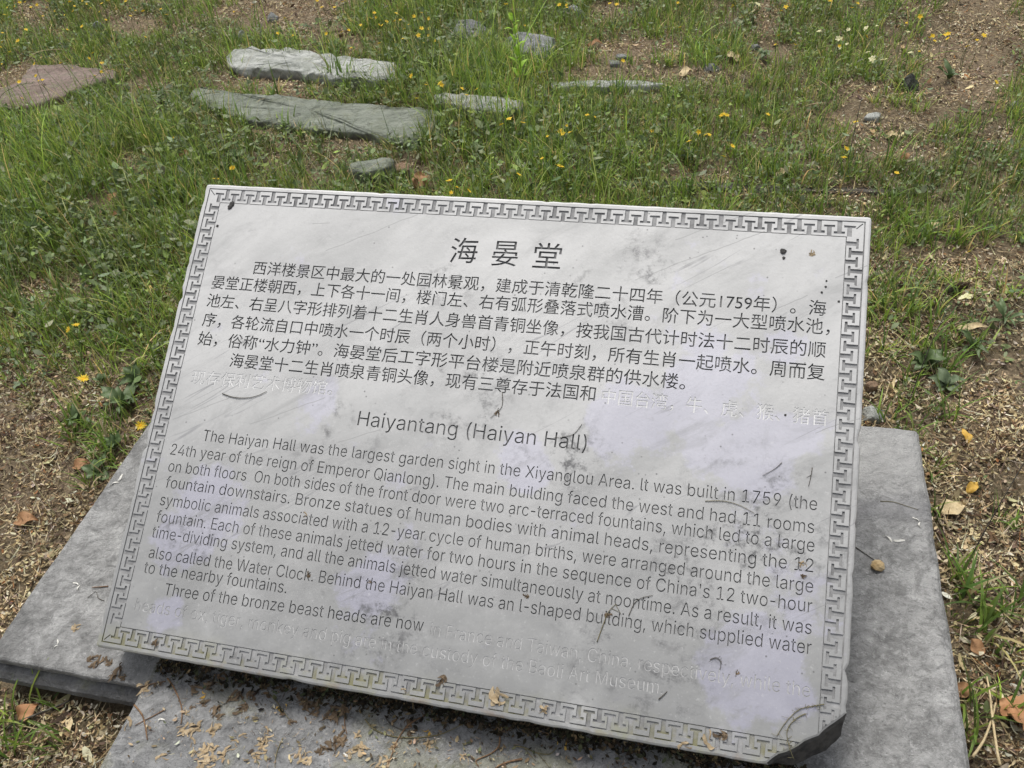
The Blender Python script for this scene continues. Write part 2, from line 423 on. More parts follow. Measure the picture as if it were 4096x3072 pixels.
# plain Latin letters as outlines: advance, then loops of x, y in 1/400 of the type size
GLYPH = {
    ' ': (76, []),
    "'": (82, [[31, 127, 28, 203, 54, 203, 51, 127]]),
    '(': (109, [[36, 83, 37, 106, 40, 129, 44, 146, 48, 161, 53, 176, 61, 198, 71, 216, 94, 216, 85, 194, 76, 171, 70, 148, 65, 125, 62, 103, 60, 83, 61, 64, 64, 46, 69, 27, 75, 6, 81, -8, 87, -23, 94, -38, 71, -38, 60, -19, 51, 2, 45, 22, 40, 42, 37, 63]]),
    ')': (109, [[15, -38, 22, -22, 29, -7, 34, 7, 41, 27, 45, 47, 48, 65, 49, 83, 48, 103, 45, 125, 40, 148, 33, 171, 25, 194, 15, 216, 39, 216, 48, 198, 57, 176, 62, 161, 66, 146, 69, 129, 72, 105, 74, 83, 73, 62, 70, 42, 65, 21, 58, 1, 49, -19, 39, -38]]),
    ',': (75, [[15, -48, 27, 28, 55, 28, 34, -48]]),
    '-': (181, [[135, 98, 135, 75, 46, 75, 46, 98]]),
    '.': (75, [[38, -2, 25, 4, 20, 16, 25, 29, 38, 35, 51, 29, 56, 16, 51, 4]]),
    '1': (181, [[31, 0, 31, 22, 156, 22, 156, 0], [110, 203, 110, 0, 85, 0, 85, 179, 84, 179, 34, 143, 34, 171, 79, 203]]),
    '2': (181, [[26, 0, 26, 19, 94, 91, 113, 113, 124, 131, 128, 149, 127, 159, 123, 167, 109, 180, 89, 184, 78, 183, 69, 179, 61, 173, 56, 165, 52, 156, 51, 145, 26, 145, 28, 162, 34, 177, 44, 189, 57, 198, 73, 204, 90, 206, 107, 204, 122, 199, 135, 190, 144, 178, 150, 164, 152, 149, 148, 127, 143, 116, 134, 103, 107, 72, 61, 24, 61, 23, 156, 23, 156, 0]]),
    '4': (181, [[16, 42, 16, 63, 99, 203, 124, 203, 43, 66, 43, 65, 165, 65, 165, 42], [113, 0, 113, 48, 113, 58, 113, 127, 137, 127, 137, 0]]),
    '5': (181, [[88, -3, 71, -1, 56, 4, 43, 13, 33, 24, 27, 37, 24, 52, 49, 52, 55, 36, 69, 24, 88, 20, 100, 21, 110, 26, 119, 33, 126, 42, 130, 53, 131, 65, 130, 77, 125, 88, 119, 98, 110, 105, 99, 109, 87, 111, 67, 107, 51, 98, 27, 101, 38, 203, 147, 203, 147, 181, 60, 181, 54, 121, 71, 130, 92, 133, 105, 132, 118, 128, 129, 122, 138, 114, 146, 104, 152, 92, 155, 79, 156, 65, 154, 47, 148, 30, 137, 17, 123, 6, 107, -1]]),
    '7': (181, [[39, 0, 129, 179, 129, 181, 25, 181, 25, 203, 156, 203, 156, 179, 66, 0]]),
    '9': (181, [[90, 206, 108, 204, 124, 198, 137, 187, 147, 174, 153, 157, 156, 139, 154, 124, 149, 108, 140, 90, 126, 67, 80, 0, 52, 0, 121, 99, 123, 99, 115, 88, 103, 81, 87, 78, 70, 80, 55, 86, 42, 95, 33, 108, 27, 123, 25, 141, 28, 159, 34, 175, 44, 188, 57, 198, 73, 204], [90, 184, 79, 183, 70, 178, 61, 172, 55, 163, 51, 152, 50, 141, 51, 129, 55, 118, 61, 109, 70, 103, 79, 99, 90, 97, 102, 99, 111, 103, 120, 109, 126, 118, 130, 128, 131, 140, 130, 152, 126, 163, 120, 172, 112, 178, 102, 183]]),
    'A': (192, [[7, 0, 81, 203, 110, 203, 185, 0, 158, 0, 115, 121, 106, 149, 93, 191, 98, 191, 85, 148, 76, 121, 34, 0], [44, 57, 44, 79, 148, 79, 148, 57]]),
    'B': (182, [[24, 0, 24, 203, 96, 203, 116, 202, 132, 196, 144, 188, 152, 177, 158, 164, 159, 150, 158, 138, 155, 128, 143, 114, 126, 107, 126, 105, 136, 103, 145, 98, 154, 91, 161, 81, 166, 69, 167, 54, 165, 40, 160, 27, 151, 16, 138, 7, 120, 2, 99, 0], [50, 23, 98, 23, 118, 25, 132, 32, 140, 42, 142, 55, 141, 65, 137, 74, 131, 81, 122, 87, 112, 91, 99, 92, 50, 92], [50, 114, 95, 114, 106, 115, 115, 118, 129, 131, 133, 139, 134, 149, 132, 161, 125, 172, 113, 178, 96, 181, 50, 181]]),
    'C': (204, [[107, -3, 90, -1, 74, 3, 60, 10, 47, 20, 37, 32, 28, 46, 21, 63, 17, 81, 16, 102, 17, 122, 21, 141, 28, 157, 37, 172, 47, 184, 60, 193, 74, 201, 90, 205, 107, 206, 122, 205, 136, 202, 149, 196, 161, 188, 171, 179, 179, 167, 185, 154, 189, 139, 163, 139, 156, 158, 143, 171, 126, 180, 107, 182, 89, 180, 73, 173, 60, 161, 50, 146, 44, 126, 41, 102, 44, 78, 50, 58, 60, 42, 74, 31, 89, 24, 107, 21, 126, 24, 143, 32, 156, 46, 163, 64, 189, 64, 185, 49, 179, 36, 171, 25, 161, 15, 149, 7, 136, 2, 122, -2]]),
    'E': (167, [[24, 0, 24, 203, 149, 203, 149, 181, 50, 181, 50, 114, 142, 114, 142, 91, 50, 91, 50, 23, 150, 23, 150, 0]]),
    'F': (164, [[24, 0, 24, 203, 148, 203, 148, 181, 50, 181, 50, 111, 138, 111, 138, 88, 50, 88, 50, 0]]),
    'H': (206, [[24, 0, 24, 203, 50, 203, 50, 116, 157, 116, 157, 203, 183, 203, 183, 0, 157, 0, 157, 93, 50, 93, 50, 0]]),
    'I': (120, [[12, 0, 12, 23, 47, 23, 47, 181, 12, 181, 12, 203, 108, 203, 108, 181, 73, 181, 73, 23, 108, 23, 108, 0]]),
    'M': (251, [[24, 0, 24, 203, 61, 203, 111, 75, 115, 64, 120, 49, 125, 34, 129, 20, 123, 20, 127, 33, 132, 48, 137, 63, 141, 75, 191, 203, 227, 203, 227, 0, 202, 0, 202, 116, 202, 131, 202, 147, 202, 165, 203, 183, 205, 183, 199, 164, 193, 145, 187, 129, 182, 116, 137, 0, 114, 0, 68, 116, 64, 128, 58, 144, 52, 163, 45, 183, 48, 183, 48, 166, 48, 149, 49, 131, 49, 116, 49, 0]]),
    'O': (213, [[107, -3, 90, -1, 74, 3, 60, 10, 48, 20, 37, 32, 28, 46, 21, 63, 17, 81, 16, 102, 17, 122, 21, 141, 28, 157, 37, 172, 48, 184, 60, 193, 74, 201, 90, 205, 107, 206, 124, 205, 139, 201, 153, 193, 166, 184, 177, 172, 186, 157, 192, 141, 196, 122, 197, 102, 196, 81, 192, 63, 186, 46, 177, 32, 166, 20, 153, 10, 139, 3, 124, -1], [107, 21, 124, 23, 140, 30, 153, 42, 163, 58, 170, 78, 172, 102, 170, 126, 163, 146, 153, 162, 140, 173, 124, 180, 107, 182, 89, 180, 74, 173, 60, 162, 50, 146, 44, 126, 41, 102, 44, 78, 50, 58, 60, 42, 74, 30, 89, 23]]),
    'Q': (213, [[98, 64, 125, 64, 148, 34, 153, 26, 187, -19, 160, -19, 138, 11, 132, 18], [107, -3, 90, -1, 74, 3, 60, 10, 48, 20, 37, 32, 28, 46, 21, 63, 17, 81, 16, 102, 17, 122, 21, 141, 28, 157, 37, 172, 48, 184, 60, 193, 74, 201, 90, 205, 107, 206, 124, 205, 139, 201, 153, 193, 166, 184, 177, 172, 186, 157, 192, 141, 196, 122, 197, 102, 196, 81, 192, 63, 186, 46, 177, 32, 166, 20, 153, 10, 139, 3, 124, -1], [107, 21, 124, 23, 140, 30, 153, 42, 163, 58, 170, 78, 172, 102, 170, 126, 163, 146, 153, 162, 140, 173, 124, 180, 107, 182, 89, 180, 74, 173, 60, 162, 50, 146, 44, 126, 41, 102, 44, 78, 50, 58, 60, 42, 74, 30, 89, 23]]),
    'T': (179, [[13, 181, 13, 203, 167, 203, 167, 181, 103, 181, 103, 0, 77, 0, 77, 181]]),
    'W': (274, [[62, 0, 7, 203, 33, 203, 65, 78, 70, 58, 75, 37, 79, 16, 76, 16, 80, 37, 85, 58, 90, 78, 122, 203, 152, 203, 185, 78, 190, 58, 194, 37, 199, 16, 195, 16, 200, 37, 204, 58, 209, 78, 241, 203, 268, 203, 212, 0, 182, 0, 147, 129, 141, 157, 134, 190, 140, 190, 134, 158, 127, 129, 92, 0]]),
    'X': (189, [[7, 0, 87, 114, 87, 95, 12, 203, 42, 203, 71, 160, 82, 144, 89, 132, 97, 117, 93, 117, 101, 131, 109, 144, 119, 160, 149, 203, 178, 203, 104, 96, 104, 115, 182, 0, 153, 0, 117, 52, 107, 66, 100, 78, 92, 92, 98, 92, 90, 79, 82, 66, 73, 52, 37, 0]]),
    'a': (155, [[64, -3, 50, -2, 38, 2, 27, 9, 19, 18, 14, 29, 12, 43, 13, 55, 17, 64, 31, 77, 50, 84, 71, 88, 93, 91, 106, 94, 110, 102, 110, 103, 107, 119, 96, 129, 78, 132, 60, 129, 47, 120, 40, 110, 16, 116, 23, 129, 31, 138, 42, 145, 53, 150, 78, 154, 96, 152, 114, 144, 122, 137, 129, 128, 133, 116, 135, 101, 135, 0, 111, 0, 111, 21, 109, 21, 101, 10, 86, 0, 76, -2], [68, 18, 81, 19, 91, 23, 99, 30, 105, 37, 110, 55, 110, 76, 104, 73, 93, 70, 80, 68, 70, 67, 54, 63, 41, 56, 37, 42, 41, 29, 52, 21]]),
    'b': (169, [[92, -3, 79, -2, 69, 2, 55, 12, 47, 23, 45, 23, 45, 0, 21, 0, 21, 203, 45, 203, 45, 128, 47, 128, 55, 138, 69, 149, 79, 153, 92, 154, 110, 151, 125, 144, 138, 133, 148, 117, 154, 98, 156, 76, 154, 53, 148, 34, 138, 18, 125, 6, 110, -1], [88, 19, 101, 21, 112, 26, 120, 35, 126, 47, 130, 60, 131, 76, 130, 91, 126, 104, 120, 116, 112, 125, 101, 130, 88, 132, 75, 130, 64, 125, 56, 116, 50, 105, 46, 92, 45, 76, 46, 60, 50, 46, 56, 35, 65, 26, 75, 21]]),
    'c': (158, [[83, -3, 64, -1, 47, 7, 33, 18, 22, 34, 16, 53, 14, 75, 16, 97, 22, 116, 33, 132, 47, 144, 64, 151, 83, 154, 104, 151, 122, 142, 136, 129, 145, 111, 121, 105, 116, 116, 108, 124, 97, 130, 83, 132, 69, 130, 58, 124, 49, 115, 43, 103, 40, 90, 39, 75, 40, 60, 43, 47, 49, 35, 58, 26, 69, 21, 83, 19, 97, 21, 108, 26, 117, 35, 122, 47, 145, 41, 136, 22, 122, 9, 104, 0]]),
    'd': (169, [[78, -3, 60, -1, 45, 6, 32, 18, 22, 34, 16, 53, 14, 76, 16, 98, 22, 117, 32, 133, 45, 144, 60, 151, 78, 154, 91, 153, 101, 149, 115, 138, 122, 128, 124, 128, 124, 203, 149, 203, 149, 0, 125, 0, 125, 23, 123, 23, 115, 12, 101, 2, 91, -2], [82, 19, 95, 21, 105, 26, 114, 35, 120, 46, 123, 60, 125, 76, 123, 92, 120, 105, 114, 116, 105, 125, 95, 130, 82, 132, 69, 130, 58, 125, 49, 116, 43, 104, 40, 91, 39, 76, 40, 60, 43, 47, 50, 35, 58, 26, 69, 21]]),
    'e': (161, [[85, -3, 64, -1, 47, 7, 33, 18, 22, 34, 16, 53, 14, 75, 16, 97, 22, 116, 32, 132, 46, 144, 63, 151, 82, 154, 94, 153, 106, 150, 118, 144, 128, 136, 136, 126, 143, 113, 147, 97, 148, 78, 148, 68, 30, 68, 30, 88, 135, 88, 124, 81, 123, 95, 119, 107, 113, 118, 105, 126, 95, 130, 82, 132, 69, 130, 59, 125, 50, 118, 44, 108, 40, 97, 38, 84, 38, 71, 40, 55, 44, 42, 51, 32, 60, 25, 72, 20, 85, 18, 101, 21, 114, 29, 122, 42, 146, 36, 141, 25, 134, 16, 125, 8, 113, 2, 100, -2]]),
    'f': (101, [[91, 152, 91, 131, 3, 131, 3, 152], [32, 0, 32, 173, 34, 185, 38, 194, 45, 202, 54, 208, 64, 211, 75, 212, 89, 211, 97, 208, 91, 187, 86, 189, 78, 190, 68, 188, 62, 184, 58, 177, 57, 167, 57, 0]]),
    'g': (170, [[83, -60, 67, -59, 54, -56, 42, -51, 33, -44, 20, -28, 41, -16, 49, -26, 62, -35, 83, -39, 100, -37, 113, -30, 122, -19, 125, -2, 125, 27, 122, 27, 115, 17, 101, 6, 91, 3, 78, 2, 61, 4, 45, 11, 32, 21, 22, 36, 16, 54, 14, 76, 16, 98, 22, 117, 32, 133, 45, 144, 61, 151, 78, 154, 91, 153, 101, 149, 115, 138, 123, 128, 125, 128, 125, 152, 149, 152, 149, -4, 147, -22, 140, -36, 130, -47, 116, -54, 100, -59], [82, 24, 95, 25, 105, 30, 114, 38, 120, 48, 124, 62, 125, 77, 124, 92, 120, 106, 114, 117, 106, 125, 95, 130, 82, 132, 69, 130, 58, 125, 50, 116, 43, 105, 40, 92, 39, 77, 40, 62, 43, 49, 50, 38, 58, 30, 69, 25]]),
    'h': (164, [[45, 91, 45, 0, 21, 0, 21, 203, 45, 203, 45, 115, 41, 115, 49, 133, 61, 145, 75, 152, 91, 154, 105, 152, 118, 147, 128, 139, 136, 128, 141, 114, 143, 96, 143, 0, 118, 0, 118, 94, 116, 110, 109, 122, 98, 129, 84, 132, 74, 130, 64, 127, 57, 121, 51, 113, 47, 103]]),
    'i': (66, [[21, 0, 21, 152, 45, 152, 45, 0], [33, 177, 22, 182, 17, 193, 22, 205, 33, 209, 46, 205, 51, 193, 46, 182]]),
    'j': (66, [[21, 152, 45, 152, 45, -12, 44, -25, 41, -36, 34, -45, 26, -52, 15, -56, 2, -57, -4, -57, -4, -35, 1, -35, 10, -33, 16, -29, 20, -21, 21, -12], [33, 177, 21, 182, 16, 193, 21, 205, 33, 209, 45, 205, 50, 193, 45, 182]]),
    'k': (152, [[44, 55, 44, 85, 48, 85, 114, 152, 144, 152, 74, 80, 71, 80], [21, 0, 21, 203, 45, 203, 45, 0], [118, 0, 59, 74, 76, 91, 149, 0]]),
    'l': (75, [[56, -1, 40, 1, 30, 8, 23, 19, 21, 34, 21, 203, 45, 203, 45, 39, 48, 25, 58, 21, 64, 21, 68, 22, 72, 1, 65, 0]]),
    'm': (244, [[21, 0, 21, 152, 45, 152, 45, 118, 43, 118, 47, 129, 53, 138, 69, 150, 88, 154, 103, 152, 115, 144, 124, 133, 128, 118, 125, 118, 129, 128, 135, 137, 143, 145, 152, 150, 163, 153, 175, 154, 187, 153, 199, 149, 209, 142, 216, 131, 221, 118, 223, 102, 223, 0, 198, 0, 198, 101, 196, 116, 189, 125, 179, 130, 167, 132, 150, 128, 138, 116, 134, 99, 134, 0, 110, 0, 110, 104, 108, 115, 101, 124, 92, 130, 80, 132, 63, 128, 50, 116, 47, 106, 45, 95, 45, 0]]),
    'n': (164, [[45, 91, 45, 0, 21, 0, 21, 152, 45, 152, 45, 115, 41, 115, 49, 133, 61, 145, 75, 152, 91, 154, 105, 152, 118, 147, 128, 139, 136, 128, 141, 114, 143, 96, 143, 0, 118, 0, 118, 94, 116, 110, 109, 122, 98, 129, 84, 132, 74, 130, 64, 127, 57, 121, 51, 113, 47, 103]]),
    'o': (166, [[83, -3, 64, -1, 47, 7, 33, 18, 22, 34, 16, 53, 14, 75, 16, 97, 22, 116, 33, 132, 47, 144, 64, 151, 83, 154, 102, 151, 119, 144, 133, 132, 144, 116, 150, 97, 152, 75, 150, 53, 144, 34, 133, 18, 119, 7, 102, -1], [83, 19, 97, 21, 108, 26, 117, 35, 123, 47, 126, 60, 128, 75, 126, 90, 123, 103, 117, 115, 108, 124, 97, 130, 83, 132, 69, 130, 58, 124, 49, 115, 43, 103, 40, 90, 39, 75, 40, 60, 43, 47, 49, 35, 58, 26, 69, 21]]),
    'p': (169, [[21, -57, 21, 152, 45, 152, 45, 128, 47, 128, 55, 138, 69, 149, 79, 153, 92, 154, 110, 151, 125, 144, 138, 133, 148, 117, 154, 98, 156, 76, 154, 53, 148, 34, 138, 18, 125, 6, 110, -1, 92, -3, 79, -2, 69, 2, 55, 12, 47, 23, 45, 23, 45, -57], [88, 19, 101, 21, 112, 26, 120, 35, 126, 47, 130, 60, 131, 76, 130, 91, 126, 104, 120, 116, 112, 125, 101, 130, 88, 132, 75, 130, 64, 125, 56, 116, 50, 105, 46, 92, 45, 76, 46, 60, 50, 46, 56, 35, 65, 26, 75, 21]]),
    'q': (169, [[149, -57, 124, -57, 124, 23, 122, 23, 115, 12, 101, 2, 91, -2, 78, -3, 60, -1, 45, 6, 32, 18, 22, 34, 16, 53, 14, 76, 16, 98, 22, 117, 32, 133, 45, 144, 60, 151, 78, 154, 91, 153, 101, 149, 115, 138, 123, 128, 125, 128, 125, 152, 149, 152], [82, 19, 95, 21, 105, 26, 114, 35, 120, 46, 123, 60, 125, 76, 123, 92, 120, 105, 114, 116, 105, 125, 95, 130, 82, 132, 69, 130, 58, 125, 49, 116, 43, 104, 40, 91, 39, 76, 40, 60, 43, 47, 50, 35, 58, 26, 69, 21]]),
    'r': (103, [[21, 0, 21, 152, 45, 152, 45, 128, 46, 128, 52, 139, 61, 147, 72, 152, 85, 154, 92, 154, 97, 153, 97, 129, 92, 130, 83, 130, 64, 126, 50, 113, 47, 105, 45, 95, 45, 0]]),
    's': (146, [[73, -3, 58, -2, 45, 1, 34, 7, 25, 15, 18, 25, 14, 38, 38, 43, 42, 32, 50, 24, 60, 20, 73, 18, 87, 20, 98, 25, 105, 32, 107, 41, 102, 54, 85, 62, 60, 68, 42, 74, 29, 83, 21, 95, 19, 110, 21, 122, 26, 133, 35, 141, 46, 148, 60, 152, 75, 154, 89, 153, 102, 149, 112, 143, 120, 136, 126, 126, 130, 116, 107, 111, 97, 126, 88, 131, 75, 133, 62, 131, 52, 127, 46, 120, 43, 111, 45, 103, 50, 97, 69, 89, 92, 84, 110, 77, 122, 69, 130, 57, 132, 43, 131, 30, 125, 19, 116, 10, 104, 3, 89, -2]]),
    't': (91, [[82, 152, 82, 131, 3, 131, 3, 152], [26, 188, 50, 188, 50, 39, 54, 25, 68, 20, 74, 20, 81, 21, 85, 1, 77, -1, 67, -2, 50, 1, 37, 9, 29, 21, 26, 37]]),
    'u': (164, [[73, -2, 59, 0, 46, 4, 36, 12, 28, 23, 23, 38, 21, 56, 21, 152, 45, 152, 45, 58, 48, 42, 55, 30, 66, 23, 80, 20, 90, 21, 100, 25, 107, 31, 113, 39, 117, 49, 118, 61, 118, 152, 143, 152, 143, 0, 119, 0, 119, 37, 123, 37, 114, 19, 103, 7, 89, 0]]),
    'v': (155, [[65, 0, 7, 152, 34, 152, 66, 62, 75, 35, 82, 8, 74, 8, 81, 35, 90, 62, 122, 152, 149, 152, 91, 0]]),
    'w': (227, [[55, 0, 9, 152, 35, 152, 53, 85, 62, 55, 70, 17, 66, 17, 74, 54, 82, 85, 101, 152, 127, 152, 145, 85, 153, 54, 161, 17, 157, 17, 165, 54, 173, 85, 192, 152, 218, 152, 172, 0, 147, 0, 128, 69, 122, 90, 116, 112, 111, 135, 116, 135, 111, 112, 105, 90, 99, 69, 79, 0]]),
    'x': (151, [[8, 0, 69, 87, 68, 68, 11, 152, 40, 152, 59, 122, 72, 101, 83, 82, 70, 82, 81, 101, 93, 122, 113, 152, 141, 152, 83, 67, 83, 86, 143, 0, 115, 0, 92, 34, 80, 54, 69, 73, 82, 73, 71, 54, 59, 34, 37, 0]]),
    'y': (155, [[19, -55, 25, -34, 29, -35, 42, -36, 52, -30, 60, -14, 65, -1, 7, 152, 34, 152, 66, 62, 75, 35, 82, 8, 73, 8, 81, 35, 90, 62, 122, 152, 149, 152, 82, -23, 71, -43, 56, -54, 37, -58, 26, -57]]),
    'z': (152, [[17, 0, 17, 18, 102, 128, 102, 129, 19, 129, 19, 152, 133, 152, 133, 132, 50, 24, 50, 23, 135, 23, 135, 0]]),
}

# the capital I on the stone is a plain bar, like a lower-case l cut to cap height
CAP_H = max(GLYPH['H'][1][0][1::2])
BAR_H = max(GLYPH['l'][1][0][1::2])
GLYPH['I'] = (GLYPH['l'][0], [[round(q * CAP_H / BAR_H) if i % 2 else q for i, q in enumerate(loop)] for loop in GLYPH['l'][1]])

def latin_loops(s):
    x, out = 0.0, []
    for c in s:
        adv, loops = GLYPH[c]
        if c == '-': x -= 0.045
        out += [[(x + l[i] / 400, l[i + 1] / 400) for i in range(0, len(l), 2)] for l in loops]; x += adv / 400
        if c == '-': x -= 0.045
    return out

def glyph_loops(s):
    """outlines of a line of type as closed polylines in text space."""
    cu = bpy.data.curves.new('type', 'FONT'); cu.body = s; cu.resolution_u = 3
    o = bpy.data.objects.new('type', cu); C.objects.link(o)
    dg = bpy.context.evaluated_depsgraph_get()
    k = o.evaluated_get(dg).to_curve(dg)
    loops = []
    for sp in k.splines:
        bp = sp.bezier_points; pts = []
        for i in range(len(bp)):
            a, b = bp[i], bp[(i + 1) % len(bp)]
            p0, p1, p2, p3 = (Vector(q[:2]) for q in (a.co, a.handle_right, b.co, b.handle_left))
            p2, p3 = p3, p2
            straight = abs((p1 - p0).cross(p3 - p0)) < 1e-4 and abs((p2 - p0).cross(p3 - p0)) < 1e-4
            for j in range(1 if straight else 3):
                t = j / 3.0
                q = p0 * (1 - t) ** 3 + p1 * 3 * t * (1 - t) ** 2 + p2 * 3 * t * t * (1 - t) + p3 * t ** 3
                if not pts or (q - pts[-1]).length > 1e-4: pts.append(q)
        if len(pts) > 2 and (pts[0] - pts[-1]).length < 1e-4: pts.pop()
        if len(pts) > 2: loops.append([(p.x, p.y) for p in pts])
    o.to_mesh_clear() if hasattr(o, 'to_mesh_clear') else None
    bpy.data.objects.remove(o); bpy.data.curves.remove(cu)
    return loops

def build_sign():
    root = empty('information_sign', SLAB_M)
    tag(root, 'tilted white marble slab carved with Chinese and English text inside a fret border', 'stone sign')
    engr, faded_boxes = [], []
    for (s, a, b, h, cjk, faded) in TEXT:
        L = glyph_loops(s) if cjk else latin_loops(s)
        xs = [p[0] for l in L for p in l]; ys = [p[1] for l in L for p in l]
        x0, x1 = min(xs), max(xs)
        sx = (b[0] - a[0]) / (x1 - x0)
        if cjk:
            y0, ref = (min(ys), max(ys) - min(ys)) if len(s) == 1 else (-0.08, 0.93)
            if len(s) == 1: ref = 0.93 if True else ref
        else:
            y0, ref = 0.0, max(GLYPH['H'][1][0][1::2]) / 400
        sy = h / ref
        line_loops = []
        for l in L:
            out = []
            for (x, y) in l:
                u = a[0] + (x - x0) * sx
                v = a[1] + (b[1] - a[1]) * (x - x0) / (x1 - x0) + (y - y0) * sy
                out.append((u, v))
            line_loops.append(out)
        area = sum(l[i - 1][0] * l[i][1] - l[i][0] * l[i - 1][1] for l in line_loops for i in range(len(l)))
        d = (-0.00006 if cjk else 0.00018) * (1 if area > 0 else -1)          # the chisel cut slightly thinner strokes
        for l in line_loops:
            q = []
            for i, p in enumerate(l):
                a1, b1 = Vector(l[i - 1]), Vector(l[(i + 1) % len(l)]); p = Vector(p)
                t1, t2 = (p - a1), (b1 - p)
                if t1.length < 1e-7 or t2.length < 1e-7: q.append(tuple(p)); continue
                t1.normalize(); t2.normalize(); nn = Vector((-t1.y - t2.y, t1.x + t2.x))
                if nn.length < 0.3: q.append(tuple(p)); continue
                nn.normalize(); k = d / max(0.5, nn.dot(Vector((-t1.y, t1.x)))); q.append((p.x + nn.x * k, p.y + nn.y * k))
            engr.append(q)
        if faded: faded_boxes.append((a[0] - 0.006, b[0] + 0.006, min(a[1], b[1]) - 0.006, max(a[1], b[1]) + h * 1.05))
    # the fret border: an outer groove with T shapes growing inwards, an inner groove with T shapes growing outwards
    W, H = 1.0, SLAB_H
    def side_loop(base, spots_h, spots_v, tdir):
        """closed loop round the slab at distance base from the edge; tdir +1: T's point inwards, -1: outwards."""
        bar = (0.0248, 0.0282) if tdir > 0 else (0.0158, 0.0190)
        loop = []
        def tee(c, put):
            hb, hs = 0.0072, 0.0030
            near, far = (bar[0], bar[1]) if tdir > 0 else (bar[1], bar[0])
            for (s, d) in ((-hs, base), (-hs, near), (-hb, near), (-hb, far), (hb, far), (hb, near), (hs, near), (hs, base)):
                put(c + s + rnd.uniform(-.0003, .0003), d + (rnd.uniform(-.0003, .0003) if d != base else 0))
        loop.append((base, base))
        for c in spots_h: tee(c, lambda s, d: loop.append((s, d)))
        loop.append((W - base, base))
        for c in spots_v: tee(c, lambda s, d: loop.append((W - d, s)))
        loop.append((W - base, H - base))
        for c in spots_h: tee(c, lambda s, d: loop.append((W - s, H - d)))
        loop.append((base, H - base))
        for c in spots_v: tee(c, lambda s, d: loop.append((d, H - s)))
        return loop
    def rect(d): return [(d, d), (W - d, d), (W - d, H - d), (d, H - d)]
    ph = (W - 0.057) / 36
    Th = [0.0285 + ph * k for k in range(37)]; Ih = [0.0285 + ph * (k + .5) for k in range(36)]
    pv = (H - 0.0832) / 24
    Tv = [0.0416 + pv * k for k in range(25)]; Iv = [0.0416 + pv * (k + .5) for k in range(24)]
    engr.append(rect(0.0085)); engr.append(side_loop(0.0102, Ih, Iv, 1))
    engr.append(side_loop(0.0317, Th, Tv, -1)); engr.append(rect(0.0328))
    for (cx, cy, sx, sy) in ((0, 0, 1, 1), (W, 0, -1, 1), (W, H, -1, -1), (0, H, 1, -1)):
        q = [(0.0125, 0.0115), (0.0205, 0.0195), (0.0195, 0.0205), (0.0115, 0.0125)]
        engr.append([(cx + sx * x, cy + sy * y) for x, y in q])
    # outer contour: worn edges, small bites, a broken corner on the lower right
    chips = [(0.0, 0.345, .004, .012), (0.0, 0.30, .003, .01), (0.0, 0.215, .004, .02), (0.0, 0.17, .003, .012), (0.0, 0.12, .004, .012), (0.0, 0.55, .002, .01), (1.0, 0.62, .002, .01),
             (0.18, H, .002, .01), (0.55, H, .002, .01), (0.30, 0.0, .0015, .02), (0.62, 0.0, .002, .014), (0.45, 0.0, .001, .02)]
    more_chips = [(rnd.choice((0.0, 0.0, 0.0, 1.0)), rnd.uniform(0.03, H - 0.02), rnd.uniform(.0012, .0035), rnd.uniform(.004, .014)) for _ in range(26)] + [(rnd.uniform(.03, .88), rnd.choice((0.0, 0.0, H)), rnd.uniform(.0006, .0018), rnd.uniform(.004, .012)) for _ in range(22)]
    cr = 0.006
    def corner(cx, cy, a0): return [(cx + cr * math.cos(a0 + i * math.pi / 8), cy + cr * math.sin(a0 + i * math.pi / 8)) for i in range(5)]
    ctrl = [*corner(cr, cr, math.pi), (0.9035, 0.0)]
    brk = []
    A, B = Vector((0.9035, 0.0)), Vector((1.0, 0.0735))
    for i in range(1, 14):
        t = i / 14; p = A.lerp(B, t); nrm = Vector((B.y - A.y, A.x - B.x)).normalized()
        p = p + nrm * (0.003 * math.sin(t * math.pi) * 1.5 + 0.0035 * noise.noise((t * 7, 1, 4)))
        brk.append((p.x, p.y))
    ctrl += brk + [(1.0, 0.0735), *corner(1 - cr, H - cr, 0), *corner(cr, H - cr, math.pi / 2)]
    def dens(P, broken):
        out = []
        for i in range(len(P)):
            a, b = Vector(P[i]), Vector(P[(i + 1) % len(P)])
            n = max(1, int((b - a).length / 0.008))
            for j in range(n): out.append(a.lerp(b, j / n))
        return out
    out = []
    for p in dens(ctrl, brk):
        q = Vector(p); c = Vector((0.5, H / 2))
        off = 0.0007 * noise.noise((p.x * 60, p.y * 60, 2)) + 0.0006
        for (x, y, d, w) in chips + more_chips:
            r = (Vector((x, y)) - p).length
            if r < w: off += d * (1 - r / w) * (0.7 + 0.6 * noise.noise((p.x * 200, p.y * 200, 0)))
        nx = (1 if p.x < 1e-3 else (-1 if p.x > 0.999 else 0)); ny = (1 if p.y < 1e-3 else (-1 if p.y > H - 1e-3 else 0))
        out.append((q.x + nx * off, q.y + ny * off))
    n_out = len(out)
    cen = Vector((0.5, H / 2))
    # inset ring = the flat face; normals from neighbours
    def inset(P, d):
        R = []
        for i in range(len(P)):
            a, b = Vector(P[i - 1]), Vector(P[(i + 1) % len(P)])
            t = (b - a).normalized(); R.append((P[i][0] - t.y * d, P[i][1] + t.x * d))
        return R
    face_loop = inset(out, 0.0035)
    coords, edges = [], []
    def add_loop(P):
        b = len(coords)
        coords.extend(Vector(p) for p in P)
        edges.extend((b + i, b + (i + 1) % len(P)) for i in range(len(P)))
    add_loop(face_loop); n_edge_outer = len(edges)
    for l in engr: add_loop(l)
    vs, es, fs, ov, oe, of = delaunay_2d_cdt(coords, edges, [], 0, 1e-7)
    par_o, par_e = {}, {}
